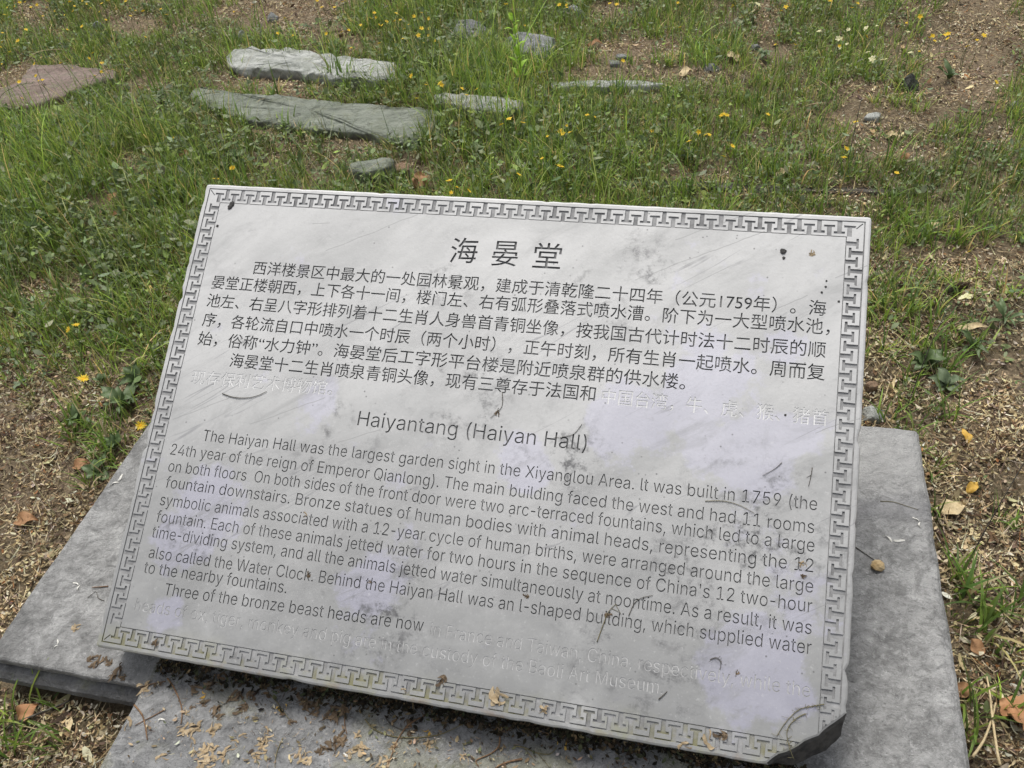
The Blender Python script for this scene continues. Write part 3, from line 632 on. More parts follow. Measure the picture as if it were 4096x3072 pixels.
    for (a, b), ids in zip(es, oe):
        k = (min(a, b), max(a, b))
        par_o[k] = sum(1 for i in ids if i < n_edge_outer) % 2
        par_e[k] = sum(1 for i in ids if i >= n_edge_outer) % 2
    adj = {}
    for fi, f in enumerate(fs):
        for i in range(len(f)):
            a, b = f[i], f[(i + 1) % len(f)]
            adj.setdefault((min(a, b), max(a, b)), []).append(fi)
    so_, se_ = [None] * len(fs), [None] * len(fs)
    stack = []
    for k, l in adj.items():
        if len(l) == 1 and so_[l[0]] is None:
            so_[l[0]] = par_o.get(k, 0); se_[l[0]] = par_e.get(k, 0); stack.append(l[0])
    while stack:
        fi = stack.pop(); f = fs[fi]
        for i in range(len(f)):
            a, b = f[i], f[(i + 1) % len(f)]; k = (min(a, b), max(a, b))
            for g in adj[k]:
                if so_[g] is None:
                    so_[g] = so_[fi] ^ par_o.get(k, 0); se_[g] = se_[fi] ^ par_e.get(k, 0); stack.append(g)
    face_tris, cut = [], {k: [] for k in ('border_pattern', 'lettering', 'f0', 'f1', 'f2')}
    where = {}
    for fi, f in enumerate(fs):
        if not so_[fi]: continue
        if not se_[fi]: face_tris.append(f); continue
        c = (vs[f[0]] + vs[f[1]] + vs[f[2]]) / 3
        if c.x < 0.0335 or c.x > W - 0.0335 or c.y < 0.0335 or c.y > H - 0.0335: k = 'border_pattern'
        else:
            k = 'lettering'
            for q, (b0, b1, v0, v1) in enumerate(faded_boxes):
                if b0 < c.x < b1 and v0 < c.y < v1: k = 'f%d' % min(q, 2)
        cut[k].append(f); where[fi] = k
    # slab: face + bevel + sides + underside
    V = [(v.x, v.y, 0.0) for v in vs]; Fc = [tuple(f) for f in face_tris]
    TH = 0.058
    lip = {}
    for (off, z) in ((0.0035, 0.0), (0.0012, -0.0010), (0.0, -0.0040), (0.0, -0.03), (0.0006, -TH)):
        P = inset(out, off) if off else list(out)
        grow = {0.0: 0, -0.0010: 0.0, -0.0040: 0.003, -0.03: 0.021, -TH: 0.026}[z]
        for i, p in enumerate(out):                                   # the fracture slopes outwards as it goes down
            if 0.9035 <= p[0] < 0.9995 and 0.0004 < p[1] < 0.0735:
                nb = noise.noise((p[0] * 40, z * 60, 1.0)) * 0.004 * (grow > 0.01)
                P[i] = (min(0.9985, P[i][0] + (grow + nb) * 0.60), max(0.0012, P[i][1] - (grow + nb) * 0.80))
        base = len(V); V += [(p[0], p[1], z) for p in P]; lip[z] = base
    zs = [0.0, -0.0010, -0.0040, -0.03, -TH]
    broken_faces, mats = [], [0] * len(Fc)
    for a, b in zip(zs, zs[1:]):
        for i in range(n_out):
            j = (i + 1) % n_out
            q = (lip[a] + j, lip[a] + i, lip[b] + i, lip[b] + j)
            mx = Vector(out[i])
            on_break = 0.905 < mx.x < 0.9995 and mx.y < 0.073 and mx.y > 0.0008 and b < -0.002
            (broken_faces if on_break else Fc).append(q)
    Fc.append(tuple(lip[-TH] + i for i in range(n_out))[::-1])
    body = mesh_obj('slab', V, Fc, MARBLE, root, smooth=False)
    used = sorted({i for q in broken_faces for i in q}); rm = {v: k for k, v in enumerate(used)}
    tag(mesh_obj('broken_corner', [V[i] for i in used], [tuple(rm[i] for i in q) for q in broken_faces], BROKEN, root, smooth=False), 'dark break where the lower right corner is missing')
    # engraved floors and walls
    for k, depth, mat in (('border_pattern', 0.0016, FRETP), ('lettering', 0.0021, PAINT), ('f0', 0.0006, PALE_HIGH), ('f1', 0.0006, PALE_HIGH), ('f2', 0.0006, PALE_LOW)):
        vi, VV, FF = {}, [], []
        def vid(i, z):
            if (i, z) not in vi: vi[(i, z)] = len(VV); VV.append((vs[i].x, vs[i].y, z))
            return vi[(i, z)]
        for f in cut[k]: FF.append(tuple(vid(i, -depth) for i in f))
        sel = set(map(tuple, cut[k]))
        for f in cut[k]:
            for i in range(3):
                a, b = f[i], f[(i + 1) % 3]; e = (min(a, b), max(a, b))
                if par_e.get(e, 0): FF.append((vid(a, -depth), vid(b, -depth), vid(b, 0.0), vid(a, 0.0)))
        o = mesh_obj('faded_lettering' if k[0] == 'f' else k, VV, FF, mat, root, smooth=False)
        if k[0] == 'f': o['label'] = {'f0': 'end of the last long Chinese line, its grey paint gone', 'f1': 'short last Chinese line, its grey paint gone', 'f2': 'last two English lines, their grey paint gone'}[k]
    # stone wedge that carries the slab from behind
    sup = [(0.12, 0.25, -TH), (0.88, 0.25, -TH), (0.88, 0.66, -TH), (0.12, 0.66, -TH)]
    inv = SLAB_M.inverted()
    P = [Vector(p) for p in sup]
    low = []
    for p in P:
        w = SLAB_M @ p; low.append(inv @ Vector((w.x, w.y, 0.0)))
    VV = [tuple(p) for p in P] + [tuple(p) for p in low]
    mesh_obj('support', VV, [(3, 2, 1, 0), (4, 5, 6, 7), (0, 1, 5, 4), (1, 2, 6, 5), (2, 3, 7, 6), (3, 0, 4, 7)], BASE, root, smooth=False)
    return root
sign = build_sign()

# ------------------------------------------------------------------ base and front block
def ring_block(name, x0, x1, y0, y1, prof, mat, parent=None, step=0.015, seed=0, nz=0.0015):
    """rounded rectangular block; prof = list of (z, front, right, back, left) outward offsets."""
    def ring(f, r, b, l, z):
        X0, X1, Y0, Y1 = x0 - l, x1 + r, y0 - f, y1 + b
        pts = []
        nx, ny = int((x1 - x0) / step), int((y1 - y0) / step)
        pts += [(X0 + (X1 - X0) * i / nx, Y0) for i in range(nx)]
        pts += [(X1, Y0 + (Y1 - Y0) * i / ny) for i in range(ny)]
        pts += [(X1 - (X1 - X0) * i / nx, Y1) for i in range(nx)]
        pts += [(X0, Y1 - (Y1 - Y0) * i / ny) for i in range(ny)]
        out = []
        for (x, y) in pts:
            n1 = noise.noise((x * 45, y * 45, z * 40 + seed)); n2 = noise.noise((x * 14, y * 14, z * 30 + seed + 9))
            o = nz * n1 + 1.2 * nz * n2
            out.append((x + o * (1 if x > (x0 + x1) / 2 else -1), y + o * (1 if y > (y0 + y1) / 2 else -1), z + 0.4 * nz * n1))
        return out
    rings = [ring(f, r, b, l, z) for (z, f, r, b, l) in prof]
    n = len(rings[0]); V, F = [], []
    for r in rings: V += r
    for k in range(len(rings) - 1):
        for i in range(n):
            j = (i + 1) % n
            F.append((k * n + j, k * n + i, (k + 1) * n + i, (k + 1) * n + j))
    F.append(tuple(range(n)))
    F.append(tuple((len(rings) - 1) * n + i for i in range(n))[::-1])
    o = mesh_obj(name, V, F, mat, parent, smooth=False)
    return o

base = empty('sign_base', loc=(0.475, 0.31, -0.08))
tag(base, 'wide grey stone base slab with a rounded moulding, under the inscribed white slab', 'stone base')
inv_b = Matrix.Translation((-0.475, -0.31, 0.08))
o = ring_block('top_slab', -0.202, 1.151, -0.0177, 0.640, [(0, -.004, -.003, -.003, -.004), (-.0015, -.001, .002, -.001, -.001), (-.004, 0, .007, 0, 0), (-.011, 0, .0125, 0, 0), (-.013, -.004, .0125, -.003, -.003)], BASE, seed=1)
o.data.transform(inv_b); o.parent = base
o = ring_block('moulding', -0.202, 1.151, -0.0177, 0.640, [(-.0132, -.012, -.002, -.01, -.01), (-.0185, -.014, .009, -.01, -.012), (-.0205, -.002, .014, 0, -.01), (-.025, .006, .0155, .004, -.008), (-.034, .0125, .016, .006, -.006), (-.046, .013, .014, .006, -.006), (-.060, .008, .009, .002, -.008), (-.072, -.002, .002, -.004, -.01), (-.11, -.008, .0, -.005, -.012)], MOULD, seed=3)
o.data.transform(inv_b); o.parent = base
blk = ring_block('stone_block', 0.0635, 0.937, -0.70, 0.028, [(.003, -.003, -.003, -.002, -.003), (.0015, -.001, -.001, -.001, -.001), (-.001, 0, 0, 0, 0), (-.11, 0.002, .002, 0, 0.002)], BLOCK, seed=5)
tag(blk, 'grey stone block in front of the sign, strewn with withered flowers and twigs', 'stone block')

# ------------------------------------------------------------------ stones in the grass
ROCK = {
    'white': m_rock('pale_marble_rock', (0.30, 0.315, 0.285), (0.50, 0.51, 0.49), (0.17, 0.185, 0.145)),
    'green': m_rock('grey_green_rock', (0.165, 0.185, 0.15), (0.275, 0.295, 0.25), (0.075, 0.085, 0.065), 11),
    'pink': m_rock('reddish_rock', (0.20, 0.15, 0.125), (0.29, 0.225, 0.20), (0.11, 0.085, 0.07), 11),
    'grey': m_rock('grey_rock', (0.20, 0.205, 0.21), (0.40, 0.405, 0.41), (0.10, 0.10, 0.105), 16),
    'dark': m_rock('dark_rock', (0.06, 0.06, 0.06), (0.13, 0.13, 0.125), (0.03, 0.03, 0.03), 20),
    'flush': m_rock('soil_stained_stone', (0.10, 0.095, 0.08), (0.19, 0.185, 0.17), (0.05, 0.05, 0.04), 14),
    'brown': m_rock('brown_rock', (0.22, 0.14, 0.09), (0.34, 0.24, 0.16), (0.09, 0.06, 0.04), 20),
}
stone_polys = []
def stone(px, up, mat, label, rough=0.010, cat='stone', name='stone', round_=0.25, down=0.05):
    P = [ground_at(x, y, up) for x, y in px]
    c = sum(P, Vector()) / len(P)
    if sum(P[i].x * P[(i + 1) % len(P)].y - P[(i + 1) % len(P)].x * P[i].y for i in range(len(P))) < 0: P = P[::-1]
    if mat != 'flush' and 'buried' not in label: stone_polys.append([(p.x, p.y) for p in P])
    per = sum((P[i] - P[i - 1]).length for i in range(len(P)))
    N = max(26, min(120, int(per / 0.012))); out = []
    # resample
    seg = [(P[i], P[(i + 1) % len(P)]) for i in range(len(P))]; acc = 0; k = 0; tot = per / N; pos = 0
    cum = [0]
    for a, b in seg: cum.append(cum[-1] + (b - a).length)
    for i in range(N):
        d = i * per / N
        while cum[k + 1] < d: k += 1
        a, b = seg[k]; out.append(a.lerp(b, (d - cum[k]) / max(1e-6, cum[k + 1] - cum[k])))
    out = [(out[i - 1] + out[i] * 2 + out[(i + 1) % N]) / 4 for i in range(N)]
    worn = min(0.010, 0.02 * per)
    out = [p + (p - c).normalized() * worn * (noise.noise((p.x * 14, p.y * 14, 3)) + 0.7 * round(2.2 * noise.noise((p.x * 30, p.y * 30, 8))) / 2.2) for p in out]
    size = math.sqrt(max(1e-6, (max(p.x for p in out) - min(p.x for p in out)) * (max(p.y for p in out) - min(p.y for p in out))))
    rr = min(rough, size * 0.16)
    rings = [(1.04, -up - down), (1.02, -up * 0.8), (1.012, -up * 0.4), (1.0, -up * 0.12 - 0.002), (0.985, 0.0), (0.80, 0.001), (0.6, rr * 0.15), (0.4, rr * 0.2), (0.2, rr * 0.2)]
    V, F = [], []
    for (s, dz) in rings:
        for i, p in enumerate(out):
            q = c + (p - c) * s if s < 0.9 else p + (p - c).normalized() * (s - 1.0) * min(0.5 * size, 0.12)
            n3 = noise.noise_vector((q.x * 9, q.y * 9, dz * 20 + len(stone_polys))) * rr * 0.5 + noise.noise_vector((q.x * 32, q.y * 32, dz * 40)) * rr * 0.5 + noise.noise_vector((q.x * 80, q.y * 80, dz * 90)) * rr * 0.3
            V.append(Vector((q.x, q.y, p.z + dz)) + n3 * (1 if s > 0.3 else 0.6))
    for k in range(len(rings) - 1):
        for i in range(N):
            j = (i + 1) % N; F.append((k * N + i, k * N + j, (k + 1) * N + j, (k + 1) * N + i))
    V.append(Vector((c.x, c.y, c.z + rr * 0.5))); t = len(V) - 1; b = (len(rings) - 1) * N
    F += [(b + i, b + (i + 1) % N, t) for i in range(N)]
    org = Vector((c.x, c.y, c.z - up))
    o = mesh_obj(name, [v - org for v in V], F, ROCK[mat], smooth=True)
    o.location = org
    return tag(o, label, cat)

def rock(px, py, w, h, mat, label, seed, depth=0.8):
    """faceted boulder: px, py = middle of its foot in the photograph, w, h = its size there."""
    r = random.Random(seed); P = ground_at(px, py)
    dist = (P - CAM).length; W = w * dist / F_PX; D = W * depth
    Hh = h * dist / F_PX * 0.85
    bm = bmesh.new(); bmesh.ops.create_icosphere(bm, subdivisions=5, radius=1)
    planes = [(Vector((r.uniform(-1, 1), r.uniform(-1, 1), r.uniform(-.2, 1))).normalized(), r.uniform(.55, .85)) for _ in range(11)]
    for v in bm.verts:
        p = v.co.copy()
        for n_, d_ in planes:
            k = p.dot(n_) - d_
            if k > 0: p -= n_ * k * 0.92
        p += noise.noise_vector(p * 3 + Vector((seed, 0, 0))) * .05 + noise.noise_vector(p * 9 + Vector((0, seed, 0))) * .025
        v.co = Vector((p.x * W * .62, p.y * D * .62, p.z * Hh * 1.15))
    me = bpy.data.meshes.new('stone'); bm.to_mesh(me); bm.free(); me.materials.append(ROCK[mat])
    o = bpy.data.objects.new('stone', me); C.objects.link(o); o.location = (P.x, P.y + D * .3, P.z); o.rotation_euler = (0, 0, r.uniform(-.3, .3))
    return tag(o, label, 'stone')

stone([(905, 215), (950, 196), (1000, 198), (1169, 192), (1260, 205), (1358, 224), (1470, 236), (1572, 246), (1600, 275), (1570, 318), (1480, 322), (1348, 312), (1249, 292), (1120, 282), (1000, 276), (910, 255)], 0.032, 'white', 'long pale marble stone lying in the grass, the longest white one, upper left', 0.016)
stone([(760, 392), (776, 345), (870, 360), (1000, 378), (1140, 384), (1278, 393), (1410, 408), (1547, 423), (1781, 445), (1756, 482), (1700, 535), (1620, 572), (1448, 530), (1268, 516), (1099, 497), (1000, 480), (870, 440)], 0.024, 'green', 'long flat grey-green stone slab in the grass below the white stone', 0.010)
stone([(129, 256), (278, 261), (400, 272), (467, 285), (455, 310), (348, 340), (219, 392), (134, 425), (0, 432), (-90, 436), (-90, 380), (0, 360), (80, 322)], 0.030, 'pink', 'flat reddish-brown stone slab in the grass at the left edge', 0.008)
stone([(1735, 372), (1850, 372), (1945, 380), (2050, 393), (2094, 402), (2085, 432), (2000, 445), (1920, 438), (1800, 415), (1725, 393)], 0.045, 'white', 'pale stone just right of the grey-green slab, half hidden by tall grass', 0.014)
rock(1875, 196, 205, 84, 'grey', 'low grey rock in the far grass, left of the angular rock', 3)
rock(2112, 240, 240, 104, 'grey', 'angular bluish-grey rock beside the bright green seedling', 8)
rock(2296, 78, 90, 52, 'grey', 'small grey rock farthest away at the top centre', 4)
rock(3633, 362, 72, 66, 'dark', 'dark rounded rock in the grass at the upper right', 6)
stone([(3453, 470), (3475, 452), (3527, 449), (3514, 473)], 0.014, 'white', 'small flat pale stone on the dry litter, below the dark rounded rock', 0.007)
rock(4052, 440, 32, 30, 'white', 'tiny white stone in the grass at the right edge', 7)
stone([(1390, 660), (1440, 645), (1497, 631), (1572, 631), (1575, 655), (1520, 680), (1467, 690), (1400, 682)], 0.045, 'green', 'small grey-green stone with a dark underside, between the long slab and the sign', 0.010)
rock(3488, 1692, 100, 52, 'white', 'pale mossy stone just behind the right end of the grey base', 9)
stone([(3464, 1535), (3474, 1526), (3500, 1526), (3513, 1536), (3506, 1548), (3480, 1552)], 0.02, 'brown', 'smooth rounded brown pebble on the litter right of the white slab', 0.003)
stone([(2199, 330), (2300, 324), (2450, 321), (2600, 322), (2668, 332), (2600, 343), (2400, 346), (2210, 346)], 0.022, 'white', 'long pale stone edge almost buried in the grass, centre right', 0.008)
stone([(2433, 240), (2477, 242), (2479, 256), (2440, 257)], 0.010, 'grey', 'flat grey chip of stone on the dry litter, nearest of a pair', 0.004)
stone([(2462, 216), (2500, 215), (2520, 228), (2470, 230)], 0.010, 'grey', 'flat grey chip of stone on the dry litter, farthest of a pair', 0.004)
rock(2844, 284, 62, 30, 'grey', 'small grey stone beside a pale dead leaf in the upper right litter', 17)
rock(3016, 200, 40, 26, 'grey', 'small bluish stone in the far litter patch at the upper right', 12)
rock(968, 166, 50, 42, 'white', 'small pale stone standing behind the left end of the long white stone', 13)
rock(1088, 86, 50, 32, 'grey', 'small grey stone on the straw patch at the top', 14)
rock(396, 120, 44, 26, 'grey', 'small bluish stone among the yellow flowers at the top left', 15)
stone([(1582, 656), (1605, 648), (1637, 652), (1635, 678), (1585, 680)], 0.03, 'brown', 'pale brown clod beside the small grey-green stone', 0.008, 'clod', 'earth_clod')
stone([(1792, 492), (1815, 484), (1840, 488), (1838, 508), (1798, 512)], 0.03, 'brown', 'chunk of brown brick off the right end of the grey-green slab', 0.005, 'brick', 'brick_chunk')
stone([(2480, 718), (2740, 724), (3000, 738), (3350, 750), (3690, 760), (3690, 776), (3350, 770), (3000, 762), (2740, 748), (2480, 738)], 0.006, 'flush', 'long flush stone kerb in the grass behind the right side of the sign', 0.004, 'kerb stone', 'kerb_stone')

# ------------------------------------------------------------------ cover map (how green each spot of ground is, read off the photograph once)
GXN = np.arange(0, 2201, 200) * 1.8517
GYN = np.array([-150, 0, 100, 200, 300, 400, 550, 700, 850, 1000, 1200, 1400, 1650, 1800]) * 1.8517
COVER = np.array([
    [.7, .6, .5, .4, .7, .9, .8, .7, .7, .6, .4, .4],
    [.70, .55, .45, .15, .60, .95, .80, .75, .80, .75, .25, .35],
    [.70, .45, .60, .45, .75, .80, .62, .68, .85, .85, .65, .20],
    [.45, .60, .70, .30, .65, .95, .70, .60, .80, .72, .35, .60],
    [.86, .84, .88, .45, .60, .90, .88, .85, .84, .68, .50, .88],
    [.88, .88, .84, .70, .66, .80, .86, .84, .74, .74, .90, .95],
    [.84, .84, .84, .84, .8, .8, .8, .8, .72, .78, .58, .50],
    [.60, .80, .90, .90, .90, .90, .90, .90, .60, .35, .40, .35],
    [.25, .30, .60, .60, .60, .60, .60, .60, .40, .15, .30, .18],
    [.05, .15, .40, .40, .40, .40, .40, .40, .20, .05, .06, .06],
    [.03, .06, .30, .30, .30, .30, .30, .30, .20, .10, .05, .06],
    [.04, .04, .10, .20, .20, .20, .20, .20, .20, .20, .25, .25],
    [.08, .05, .05, .05, .05, .05, .05, .05, .05, .05, .10, .08],
    [.08, .05, .05, .05, .05, .05, .05, .05, .05, .05, .10, .08]])
TALL = np.array([
    [1, 1, 1, 1, 1.2, 1.8, 1.2, 1, .8, .8, .7, .7],
    [1, 1, .9, .8, 1.2, 1.8, 1.2, 1, .8, .8, .7, .7],
    [1, .9, 1, 1, 1.1, 1.5, 1.0, .8, .8, .8, .7, .7],
    [1, 1, 1.1, 1, 1.1, 1.8, 1.1, .8, .8, .8, .7, .8],
    [1.4, 1.4, 1.4, 1.2, 1.0, 1.6, 1.3, 1, .9, .8, .7, .8],
    [1.5, 1.5, 1.4, 1.2, 1.1, 1.2, 1.1, 1, .9, .8, .9, .9],
    [1.5, 1.5, 1.4, 1.2, 1.1, 1.2, 1.1, 1, .9, .8, .8, .8],
    [1.2, 1.2, 1.1, 1, 1, 1, 1, 1, .9, .8, .7, .7],
    [.7, .7, .8, .8, .8, .8, .8, .8, .8, .7, .7, .7],
    [.6, .6, .6, .6, .6, .6, .6, .6, .6, .6, .6, .6],
    [.6, .6, .6, .6, .6, .6, .6, .6, .6, .6, .6, .6],
    [.6, .6, .6, .6, .6, .6, .6, .6, .6, .7, .7, .7],
    [.6, .6, .6, .6, .6, .6, .6, .6, .6, .6, .7, .7],
    [.6, .6, .6, .6, .6, .6, .6, .6, .6, .6, .6, .6]])
def lookup(G, X, Y):
    px, py = project(X, Y, np.full_like(X, -0.078))
    fx = np.clip(px / 370.34, 0, 10.999); i = fx.astype(int); a = fx - i
    j = np.clip(np.searchsorted(GYN, py) - 1, 0, len(GYN) - 2); b = np.clip((py - GYN[j]) / (GYN[j + 1] - GYN[j]), 0, 1)
    return G[j, i] * (1 - a) * (1 - b) + G[j, i + 1] * a * (1 - b) + G[j + 1, i] * (1 - a) * b + G[j + 1, i + 1] * a * b
BARE_SPOTS = ((1100, 338, 270, 34), (1460, 585, 130, 50), (1150, 70, 260, 75), (1300, 20, 200, 40), (560, 110, 110, 45), (130, 60, 90, 60), (2550, 215, 210, 40), (2600, 320, 420, 38), (3060, 130, 50, 130), (3090, 220, 110, 40), (3900, 160, 190, 170), (3820, 360, 150, 110), (3560, 480, 260, 60), (3420, 400, 60, 90),
        (3650, 610, 130, 40), (420, 820, 90, 40), (530, 640, 60, 50), (620, 350, 70, 30), (3450, 1080, 160, 40), (3850, 1060, 260, 70), (230, 1160, 150, 60), (2800, 720, 160, 26), (3360, 780, 130, 40), (1640, 690, 110, 40), (3980, 540, 90, 60), (1350, 165, 160, 30), (2450, 60, 120, 40), (60, 330, 160, 60), (180, 420, 120, 40), (690, 1230, 60, 30), (3400, 355, 200, 18))
def bare(X, Y):
    px, py = project(X, Y, np.full_like(X, -0.078)); b = np.zeros(len(X))
    w = 1 + 0.7 * vnoise(X, Y, 12.0, 5.0)
    for (cx, cy, rx, ry) in BARE_SPOTS: b = np.maximum(b, np.clip(1.35 - ((px - cx) / rx) ** 2 - ((py - cy) / ry) ** 2, 0, 1) * w)
    return np.clip(b, 0, 1)
GREEN_SPOTS = ((430, 1640, 150, 90), (440, 1850, 120, 110), (560, 1500, 110, 90), (3690, 1460, 130, 90), (3570, 1720, 80, 60), (3900, 2470, 170, 130), (3980, 2880, 130, 90), (120, 2900, 130, 100), (3640, 1900, 60, 50), (3900, 1420, 140, 70), (30, 1640, 60, 60), (3560, 1200, 70, 90))
def green(X, Y):
    px, py = project(X, Y, np.full_like(X, -0.078)); b = np.zeros(len(X))
    for (cx, cy, rx, ry) in GREEN_SPOTS: b = np.maximum(b, np.clip(1.3 - ((px - cx) / rx) ** 2 - ((py - cy) / ry) ** 2, 0, 1))
    return np.clip(b, 0, 1)
def vnoise(X, Y, s, seed=0.0):
    return np.array([noise.noise((x * s, y * s, seed)) for x, y in zip(X, Y)])
def inside(X, Y, poly, grow=0.0):
    P = np.array(poly)
    if grow:
        c = P.mean(0); d = P - c; P = c + d * (1 + grow / np.maximum(np.linalg.norm(d, axis=1, keepdims=True), 1e-6))
    r = np.zeros(len(X), bool); n = len(P)
    for i in range(n):
        x0, y0 = P[i]; x1, y1 = P[(i + 1) % n]
        k = ((y0 > Y) != (y1 > Y)) & (X < (x1 - x0) * (Y - y0) / (y1 - y0 + 1e-12) + x0)
        r ^= k
    return r
def blocked(X, Y, grow=0.0, stones=True):
    g = grow
    r = (X > -0.214 - g) & (X < 1.180 + g) & (Y > -0.03 - g) & (Y < 0.655 + g)
    r |= (X > 0.055 - g) & (X < 0.945 + g) & (Y > -0.72 - g) & (Y < -0.01)
    if stones:
        for p in stone_polys: r |= inside(X, Y, p, grow)
    return r

AX0, AX1, AY0, AY1 = -3.1, 2.5, -0.75, 3.5
def in_view(X, Y, margin=0.35):
    """the ground within reach of the picture and of a step to its side."""
    px, py = project(X, Y, np.full_like(X, -0.078))
    m = margin * 4096
    return (px > -m) & (px < 4096 + m) & (py > -500) & (py < 3072 + m)

# ------------------------------------------------------------------ leaf litter
def strips(n, X, Y, Z, length, width, yaw, tilt, curl, twist, colors, widths=(0.35, 1.0, 0.9, 0.25), roll=None):
    k = len(widths)
    s = np.linspace(-0.5, 0.5, k)[None, :]
    ang = curl[:, None] * s
    lx = s * length[:, None]
    lz = (1 - np.cos(ang * 2.0)) * length[:, None] * 0.5
    w = np.array(widths)[None, :] * width[:, None] * 0.5
    tw = twist[:, None] * s + (roll[:, None] if roll is not None else 0)
    P = np.zeros((n, k, 2, 3))
    for e, sg in enumerate((-1, 1)):
        P[:, :, e, 0] = lx
        P[:, :, e, 1] = sg * w * np.cos(tw)
        P[:, :, e, 2] = lz + sg * w * np.sin(tw)
    ct, st = np.cos(tilt)[:, None, None], np.sin(tilt)[:, None, None]
    x, z = P[..., 0] * ct - P[..., 2] * st, P[..., 0] * st + P[..., 2] * ct
    cy, sy = np.cos(yaw)[:, None, None], np.sin(yaw)[:, None, None]
    V = np.stack([x * cy - P[..., 1] * sy + X[:, None, None], x * sy + P[..., 1] * cy + Y[:, None, None], z + Z[:, None, None]], -1)
    V = V.reshape(-1, 3)
    b = (np.arange(n) * 2 * k)[:, None]
    Q = []
    for i in range(k - 1):
        o = 2 * i
        Q.append(np.concatenate([b + o, b + o + 1, b + o + 3, b + o + 2], 1))
    Q = np.concatenate(Q, 0)
    col = np.repeat(colors, 2 * k, axis=0)
    return V, Q, np.concatenate([col, np.ones((len(col), 1))], 1)

def pick_colors(n, table, jitter=0.18):
    t = np.array([c[0] for c in table]); w = np.array([c[1] for c in table]); i = rng.choice(len(t), n, p=w / w.sum())
    return np.clip(t[i] * (1 + rng.normal(0, jitter, (n, 1))) * (1 + rng.normal(0, 0.05, (n, 3))), 0.004, 0.9)

def build_litter():
    N1, N2 = 560000, 290000
    X = np.concatenate([rng.uniform(AX0, AX1, N1), rng.uniform(-1.4, 2.1, N2)]); Y = np.concatenate([rng.uniform(AY0, AY1, N1), rng.uniform(-0.5, 1.25, N2)])
    keep = in_view(X, Y) & ~blocked(X, Y, 0.0)
    X, Y = X[keep], Y[keep]
    cov = lookup(COVER, X, Y)
    cov = np.maximum(cov * (1 - 0.85 * bare(X, Y)), 0.72 * green(X, Y))
    p = np.clip(1.10 - cov * 0.85, 0.25, 1.0) * np.clip(0.9 + 0.8 * vnoise(X, Y, 5, 2.0), 0.35, 1)
    clump = vnoise(X, Y, 7.5, 31.0) + 0.6 * vnoise(X, Y, 19.0, 37.0)
    p = p * np.clip(0.95 + 1.25 * clump, 0.32, 1.25)
    k = rng.uniform(0, 1, len(X)) < p
    X, Y, clump = X[k], Y[k], clump[k]; n = len(X)
    big = rng.uniform(0, 1, n) < 0.03
    length = np.where(big, rng.uniform(0.013, 0.026, n), rng.uniform(0.003, 0.0110, n))
    width = length * np.where(big, rng.uniform(0.25, 0.5, n), rng.uniform(0.25, 0.55, n))
    straw = rng.uniform(0, 1, n) < 0.22
    length = np.where(straw, rng.uniform(0.015, 0.045, n), length); width = np.where(straw, rng.uniform(0.0009, 0.0018, n), width)
    Z = gh_arr(X, Y) + rng.uniform(0.001, 0.010, n)
    col = pick_colors(n, [((0.68, 0.56, 0.34), 4.4), ((0.54, 0.42, 0.24), 3.0), ((0.29, 0.195, 0.105), 2.2), ((0.20, 0.145, 0.11), 2.2), ((0.15, 0.095, 0.056), 1.6), ((0.065, 0.044, 0.030), 1.3), ((0.78, 0.70, 0.52), 2.2), ((0.36, 0.17, 0.07), 0.3)])
    dull = np.clip(0.78 + 0.42 * vnoise(X, Y, 4.5, 51.0) + 0.25 * clump, 0.62, 1.2)[:, None]      # older, darker matted litter in patches
    col = col * dull
    V, Q, c = strips(n, X, Y, Z, length, width, rng.uniform(0, 6.28, n), rng.normal(0, 0.24, n), rng.normal(0, 0.8, n), rng.normal(0, 1.0, n), col, (0.4, 1.0, 0.85, 0.2), rng.normal(0, 0.6, n))
    o = quad_mesh('leaf_litter', V, Q, m_vcol('dry_litter', 0.85, 0.15, 0.15, 0.3), c)
    tag(o, 'dry brown and tan fallen petals and straw lying on the soil', 'leaf litter', kind='stuff')
build_litter()

# ------------------------------------------------------------------ grass
GREENS = [((0.21, 0.305, 0.050), 3), ((0.14, 0.225, 0.048), 3), ((0.275, 0.365, 0.064), 3.0), ((0.085, 0.145, 0.045), 2.4), ((0.32, 0.35, 0.115), 1.4), ((0.57, 0.43, 0.18), 0.8)]
def blades(X, Y, Z, H, Wd, az, lean, bend, col, k=5):
    n = len(X); t = np.linspace(0, 1, k)[None, :]
    ang = lean[:, None] + bend[:, None] * t
    ds = H[:, None] / (k - 1)
    hx = np.concatenate([np.zeros((n, 1)), np.cumsum(np.sin(ang[:, :-1]) * ds, 1)], 1)
    hz = np.concatenate([np.zeros((n, 1)), np.cumsum(np.cos(ang[:, :-1]) * ds, 1)], 1)
    w = Wd[:, None] * 0.5 * np.array([0.75, 1.0, 0.9, 0.6, 0.08])[None, :k]
    ca, sa = np.cos(az)[:, None], np.sin(az)[:, None]
    tw = rng.uniform(-0.7, 0.7, (n, 1)) * t
    cx, cy = -np.sin(az[:, None] + tw), np.cos(az[:, None] + tw)
    P = np.zeros((n, k, 2, 3))
    for e, sg in enumerate((-1, 1)):
        P[:, :, e, 0] = X[:, None] + hx * ca + sg * w * cx
        P[:, :, e, 1] = Y[:, None] + hx * sa + sg * w * cy
        P[:, :, e, 2] = Z[:, None] + hz
    b = (np.arange(n) * 2 * k)[:, None]
    Q = np.concatenate([np.concatenate([b + 2 * i, b + 2 * i + 1, b + 2 * i + 3, b + 2 * i + 2], 1) for i in range(k - 1)], 0)
    c = np.repeat(col, 2 * k, axis=0)
    return P.reshape(-1, 3), Q, np.concatenate([c, np.ones((len(c), 1))], 1)

